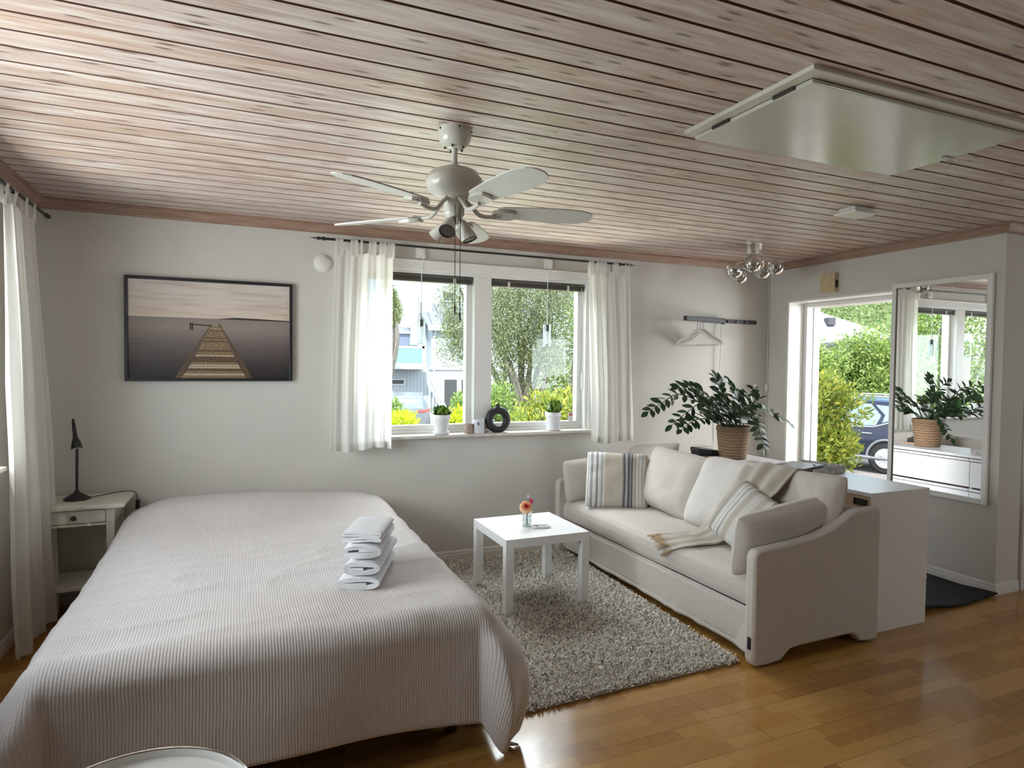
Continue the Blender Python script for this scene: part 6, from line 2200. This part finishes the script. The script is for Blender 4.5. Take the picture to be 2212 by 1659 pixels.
def car(name, origin, heading, label, paint, clad, rails=True):
    heading = Vector(heading).normalized()
    left = Vector((-heading.y, heading.x, 0))
    origin = Vector(origin)
    T = lambda x, y, z: origin + heading * x + left * y + Vector((0, 0, z))
    r = thing(name, origin, label, 'car')
    # stations: x, half width, lower edge, belt height, roof half width, roof height
    st = [(-2.28, 0.80, 0.42, 0.86, 0.70, 0.98), (-2.25, 0.88, 0.34, 0.95, 0.74, 1.06), (-2.12, 0.92, 0.30, 1.00, 0.70, 1.40), (-1.98, 0.935, 0.28, 1.01, 0.66, 1.60), (-1.5, 0.945, 0.27, 1.00, 0.65, 1.66),
          (-0.5, 0.945, 0.27, 0.98, 0.66, 1.69), (0.2, 0.945, 0.27, 0.96, 0.65, 1.65), (0.55, 0.945, 0.27, 0.96, 0.66, 1.52), (1.15, 0.94, 0.28, 0.97, 0.74, 1.08), (1.9, 0.92, 0.30, 0.90, 0.72, 0.98), (2.22, 0.84, 0.34, 0.78, 0.66, 0.82), (2.30, 0.74, 0.42, 0.68, 0.60, 0.70)]
    ring = []
    for x, hw, zb, belt, rw, rf in st:
        half = [(hw * 0.90, zb), (hw * 0.985, zb + 0.10), (hw, (zb + belt) * 0.55), (hw * 0.975, belt), (rw * 1.0, rf - 0.05), (rw * 0.82, rf - 0.005), (0, rf + 0.012)]
        ring.append([(x, y, z) for y, z in half] + [(x, -y, z) for y, z in half[-2::-1]])
    n = len(ring[0])
    vs = [T(*p) for q in ring for p in q]
    fs = [(i * n + j, i * n + (j + 1) % n, (i + 1) * n + (j + 1) % n, (i + 1) * n + j) for i in range(len(st) - 1) for j in range(n)]
    fs += [tuple(range(n - 1, -1, -1)), tuple((len(st) - 1) * n + j for j in range(n))]
    MB().add(vs, fs).build('body', paint, r, smooth=True, angle=32)

    def lerp_st(x):
        for a, c in zip(st, st[1:]):
            if a[0] <= x <= c[0]:
                f = (x - a[0]) / (c[0] - a[0])
                return [a[i] + (c[i] - a[i]) * f for i in range(6)]
        return list(st[0] if x < st[0][0] else st[-1])

    def side(x, z, sg, off=0.008):
        s_ = lerp_st(x)
        y0, z0, y1, z1 = s_[1] * 0.975, s_[3], s_[4], s_[5] - 0.05
        f = max(0.0, min(1.0, (z - z0) / max(1e-3, z1 - z0)))
        return T(x, sg * (y0 + (y1 - y0) * f + off), z)
    gl = M['car_glass']
    for sg in (1, -1):
        for poly in ([(-0.15, 1.02), (0.88, 1.02), (0.38, 1.50), (-0.10, 1.55)], [(-0.22, 1.02), (-0.17, 1.55), (-0.95, 1.56), (-1.20, 1.30), (-1.12, 1.08)], [(-1.24, 1.14), (-1.28, 1.32), (-1.05, 1.54), (-1.45, 1.52), (-1.85, 1.38)]):
            o_ = MB().add([side(x, z, sg) for x, z in poly], [tuple(range(len(poly)))]).build('side_window', gl, r, solid=0.006)
        b = MB()
        b.tube([side(x, z, sg, 0.012) for x, z in ((0.9, 1.0), (-0.2, 1.0), (-1.1, 1.05), (-1.30, 1.12), (-1.9, 1.37))], 0.016, 6)
        b.build('window_trim', M['chrome'], r, smooth=True)
        for x in (-0.95, 0.05):
            MB().tube([side(x - 0.10, 0.89, sg, 0.02), side(x, 0.895, sg, 0.045), side(x + 0.10, 0.89, sg, 0.02)], 0.013, 6).build('door_handle', M['chrome'], r, smooth=True)
        MB().tube([T(-2.2, sg * 0.90, 0.36), T(-1.8, sg * 0.945, 0.33), T(1.9, sg * 0.945, 0.33)], 0.05, 6).build('sill_cladding', clad, r, smooth=True)
        if rails:
            MB().tube(catmull([T(-1.72, sg * 0.62, 1.64), T(-1.62, sg * 0.63, 1.715), T(-0.5, sg * 0.64, 1.745), T(0.35, sg * 0.63, 1.70), T(0.45, sg * 0.63, 1.62)], 5), 0.018, 6).build('roof_rail', M['chrome'], r, smooth=True)
        for x in (-1.36, 1.38):
            rot = left.to_track_quat('Z', 'Y').to_matrix()
            c = T(x, sg * 0.868, 0.345)
            wh = MB().lathe([(0.0, -0.10 * sg), (0.23, -0.11 * sg), (0.33, -0.105 * sg), (0.348, -0.08 * sg), (0.348, 0.08 * sg), (0.33, 0.105 * sg), (0.235, 0.11 * sg), (0.225, 0.03 * sg), (0.0, 0.03 * sg)], c, 40, mat=rot).build('wheel', M['rubber'], r, smooth=True)
            b = MB().lathe([(0.235, 0.09 * sg), (0.225, 0.105 * sg), (0.205, 0.10 * sg), (0.20, 0.06 * sg), (0.21, 0.05 * sg)], c, 40, mat=rot)
            b.lathe([(0.0, 0.108 * sg), (0.05, 0.104 * sg), (0.055, 0.09 * sg)], c, 20, mat=rot)
            for k in range(5):
                a = 2 * PI * k / 5 + 0.3
                e = heading * math.cos(a) + Vector((0, 0, math.sin(a)))
                for da in (-0.03, 0.03):
                    tv = heading * -math.sin(a) + Vector((0, 0, math.cos(a)))
                    b.tube([c + left * (0.10 * sg) + e * 0.04 + tv * da * 0.6, c + left * (0.09 * sg) + e * 0.21 + tv * da * 1.3], 0.014, 6)
            b.build('rim', M['alloy'], wh, smooth=True)
            MB().lathe([(0.0, 0.04 * sg), (0.205, 0.04 * sg)], c, 24, mat=rot).build('brake_disc', M['dark_steel'], wh)
            arc = [T(x + 0.40 * math.cos(t), sg * 0.945, 0.36 + 0.40 * math.sin(t)) for t in [PI * q / 14 - 0.15 + 0.02 * q for q in range(15)]]
            MB().tube(arc, 0.032, 6).build('wheel_arch', clad, r, smooth=True)
            MB().lathe([(0.0, 0.0), (0.375, 0.0)], T(x, sg * 0.949, 0.36), 28, mat=rot).build('arch_shade_disc', M['rubber'], r)  # black disc painted in for the shade inside the wheel arch
    # tail: window, lights, plate
    b = MB().add([T(-2.262, 0.66, 1.06), T(-2.262, -0.66, 1.06), T(-2.035, -0.60, 1.55), T(-2.035, 0.60, 1.55)], [(0, 1, 2, 3)])
    b.build('rear_window', gl, r, solid=0.02)
    for sg in (1, -1):
        b = MB().add([T(-2.30, sg * 0.42, 0.93), T(-2.28, sg * 0.78, 0.91), T(-2.16, sg * 0.935, 0.98), T(-2.17, sg * 0.925, 1.06), T(-2.285, sg * 0.74, 1.03), T(-2.305, sg * 0.42, 1.00)], [tuple(range(6))])
        b.build('tail_light', M['tail_red'], r, solid=0.03)
    MB().add([T(-2.305, 0.27, 0.76), T(-2.305, -0.27, 0.76), T(-2.305, -0.27, 0.88), T(-2.305, 0.27, 0.88)], [(0, 1, 2, 3)]).build('licence_plate', M['house_trim'], r, solid=0.01)
    MB().add([T(-2.30, 0.78, 0.40), T(-2.30, -0.78, 0.40), T(-2.30, -0.80, 0.58), T(-2.30, 0.80, 0.58)], [(0, 1, 2, 3)]).build('rear_bumper', clad, r, solid=0.06)
    MB().add([T(1.10, 0.70, 1.10), T(1.10, -0.70, 1.10), T(0.58, -0.62, 1.51), T(0.58, 0.62, 1.51)], [(0, 1, 2, 3)]).build('windscreen', gl, r, solid=0.02)
    return r


M['car_glass'] = plain('car_glass', (0.20, 0.27, 0.36, 1), 0.04)
M['alloy'] = plain('alloy_rim', (0.62, 0.63, 0.65, 1), 0.3, 0.6)
M['tail_red'] = plain('tail_light_red', (0.55, 0.10, 0.09, 1), 0.2)
silver = plain('silver_car_paint', (0.19, 0.21, 0.235, 1), 0.3, 0.3)
blue = plain('dark_blue_car_paint', (0.008, 0.012, 0.032, 1), 0.15, 0.0)
clad = plain('grey_cladding', (0.16, 0.165, 0.17, 1), 0.6)
p_ = at(889, 872, Y=22.5)
car('car', (p_.x + 0.22, 24.2, gz_at(24.2) + 0.01), (0.235, 1, 0), 'silver estate car seen from behind through the left window pane', silver, clad)
hd_ = Vector((-0.34, 0.94, 0)).normalized()
ld_ = Vector((-hd_.y, hd_.x, 0))
wp = Vector((14.55, 5.40, 0))
oc = wp + hd_ * 1.36 - ld_ * 0.90
car('car', (oc.x, oc.y, -0.93), hd_, 'dark blue car parked outside the open doorway', blue, clad)

# ---------------------------------------------------------------- outside the doorway


def atd(px, py, depth):
    return CAM + (CF + CR * ((px - 1106.0) / FPX) - CU * ((py - 829.5) / FPX)) * depth


c = atd(1775, 905, 8.0)
bl = blob_cluster(c, (0.50, 0.5, 0.60), 13, 41, 0.5) + blob_cluster(atd(1812, 985, 7.8), (0.34, 0.35, 0.40), 6, 42, 0.55)
plant('rhododendron', 'yellow green rhododendron bush in the left of the doorway', 'shrub', (c.x, c.y, -0.85), bl, 6500, 0.088, 'leaf_rhodo', 43, 0.03, aspect=0.34, shell=0.35, up=0.4)
for i, (px, py, dp, rx, rz, lab, mt) in enumerate(((1745, 826, 22.0, 1.45, 1.7, 'tall green hedge shrub behind the rhododendron at the left of the doorway', 'leaf_hedge'), (1836, 820, 22.5, 1.45, 1.4, 'green hedge shrub in the middle of the doorway, behind the car', 'leaf_hedge'),
                                                   (1927, 815, 22.0, 1.45, 1.75, 'green hedge shrub at the right of the doorway above the car', 'leaf_hedge'))):
    c = atd(px, py, dp)
    bl = blob_cluster(c, (rx, rx, rz), 15, 50 + i, 0.45)
    plant('hedge_shrub', lab, 'shrub', (c.x, c.y, -1.0), bl, 13000, 0.13, mt, 55 + i, 0.05, 'hedge behind the car', shell=0.35)
    low = [(Vector((c.x, c.y, 0.0)), (rx, rx, 1.0))]
    leaf_mesh('lower_foliage', low, 3500, 0.13, M[mt], bpy.data.objects[[o.name for o in bpy.data.objects if o.name.startswith('hedge_shrub')][-1]], 60 + i, shell=0.4)

# low grey roof beyond the hedge
pk_ = atd(1752, 671, 36)
r = thing('far_house', (pk_.x, pk_.y, -1.0), 'grey roofed house beyond the hedge, seen through the doorway', 'house')
b = MB()
A, B_, D_ = atd(1735, 666, 36), atd(1888, 714, 35), atd(1735, 735, 34)
bk = FW * 5
E_ = B_ + Vector((0, 0, -0.2))
b.add([A, B_, E_ - FW * 1.5 + Vector((0, 0, -0.3)), D_ - Vector((0, 0, 0.3)), A + bk, B_ + bk], [(0, 1, 2, 3), (0, 4, 5, 1)])
b.build('roof', plain('pale_grey_roof', (0.27, 0.275, 0.30, 1), 0.6, var=0.1, scale=2), r, solid=0.15)
b = MB()
for s_, t2 in (((1790, 686), (1805, 702)),):
    a, c2 = atd(s_[0], s_[1], 34.5), atd(t2[0], t2[1], 34.5)
    b.add([a, Vector((c2.x, c2.y, a.z)), c2, Vector((a.x, a.y, c2.z))] + [q + FW * 0.5 for q in (a, Vector((c2.x, c2.y, a.z)), c2, Vector((a.x, a.y, c2.z)))],
          [(0, 1, 2, 3), (7, 6, 5, 4), (0, 4, 5, 1), (1, 5, 6, 2), (2, 6, 7, 3), (3, 7, 4, 0)])
b.build('chimney', plain('dark_chimney', (0.07, 0.07, 0.08, 1), 0.7), r)
b = MB()
w0, w1 = atd(1740, 735, 34.6), atd(1890, 735, 35.2)
b.add([w0, w1, Vector((w1.x, w1.y, -1.2)), Vector((w0.x, w0.y, -1.2))] + [q + FW * 4 for q in (w0, w1, Vector((w1.x, w1.y, -1.2)), Vector((w0.x, w0.y, -1.2)))], [(0, 1, 2, 3), (7, 6, 5, 4), (0, 4, 5, 1), (1, 5, 6, 2), (2, 6, 7, 3), (3, 7, 4, 0)])
b.build('wall', M['siding'], r)


# wooded hillside
def hill_pt(u, v):
    p = atd(1600 + 520 * u, 790, 62 + 30 * v)
    return Vector((p.x, p.y, -2 + 24 * v + 2 * nz1((u * 4, v * 3, 0), 1, 5)))


o = MB().grid(hill_pt, 30, 16).build('hillside', M['hill_green'], smooth=True)
o['kind'] = 'structure'
rng = random.Random(77)
bl = []
for i in range(150):
    u, v = rng.random(), rng.random() ** 1.2
    p = hill_pt(u, v)
    bl.append((p + Vector((0, 0, 1.0)), (1.9, 1.9, 2.1)))
r = bpy.data.objects.new('woodland', None)
wd_ = leaf_mesh('woodland', bl, 32000, 0.42, M['leaf_forest'], None, 78, shell=0.5, aspect=0.6)
bpy.data.objects.remove(r)
tag(wd_, 'pale green wooded hillside beyond the hedge and roof', 'woodland', kind='stuff')
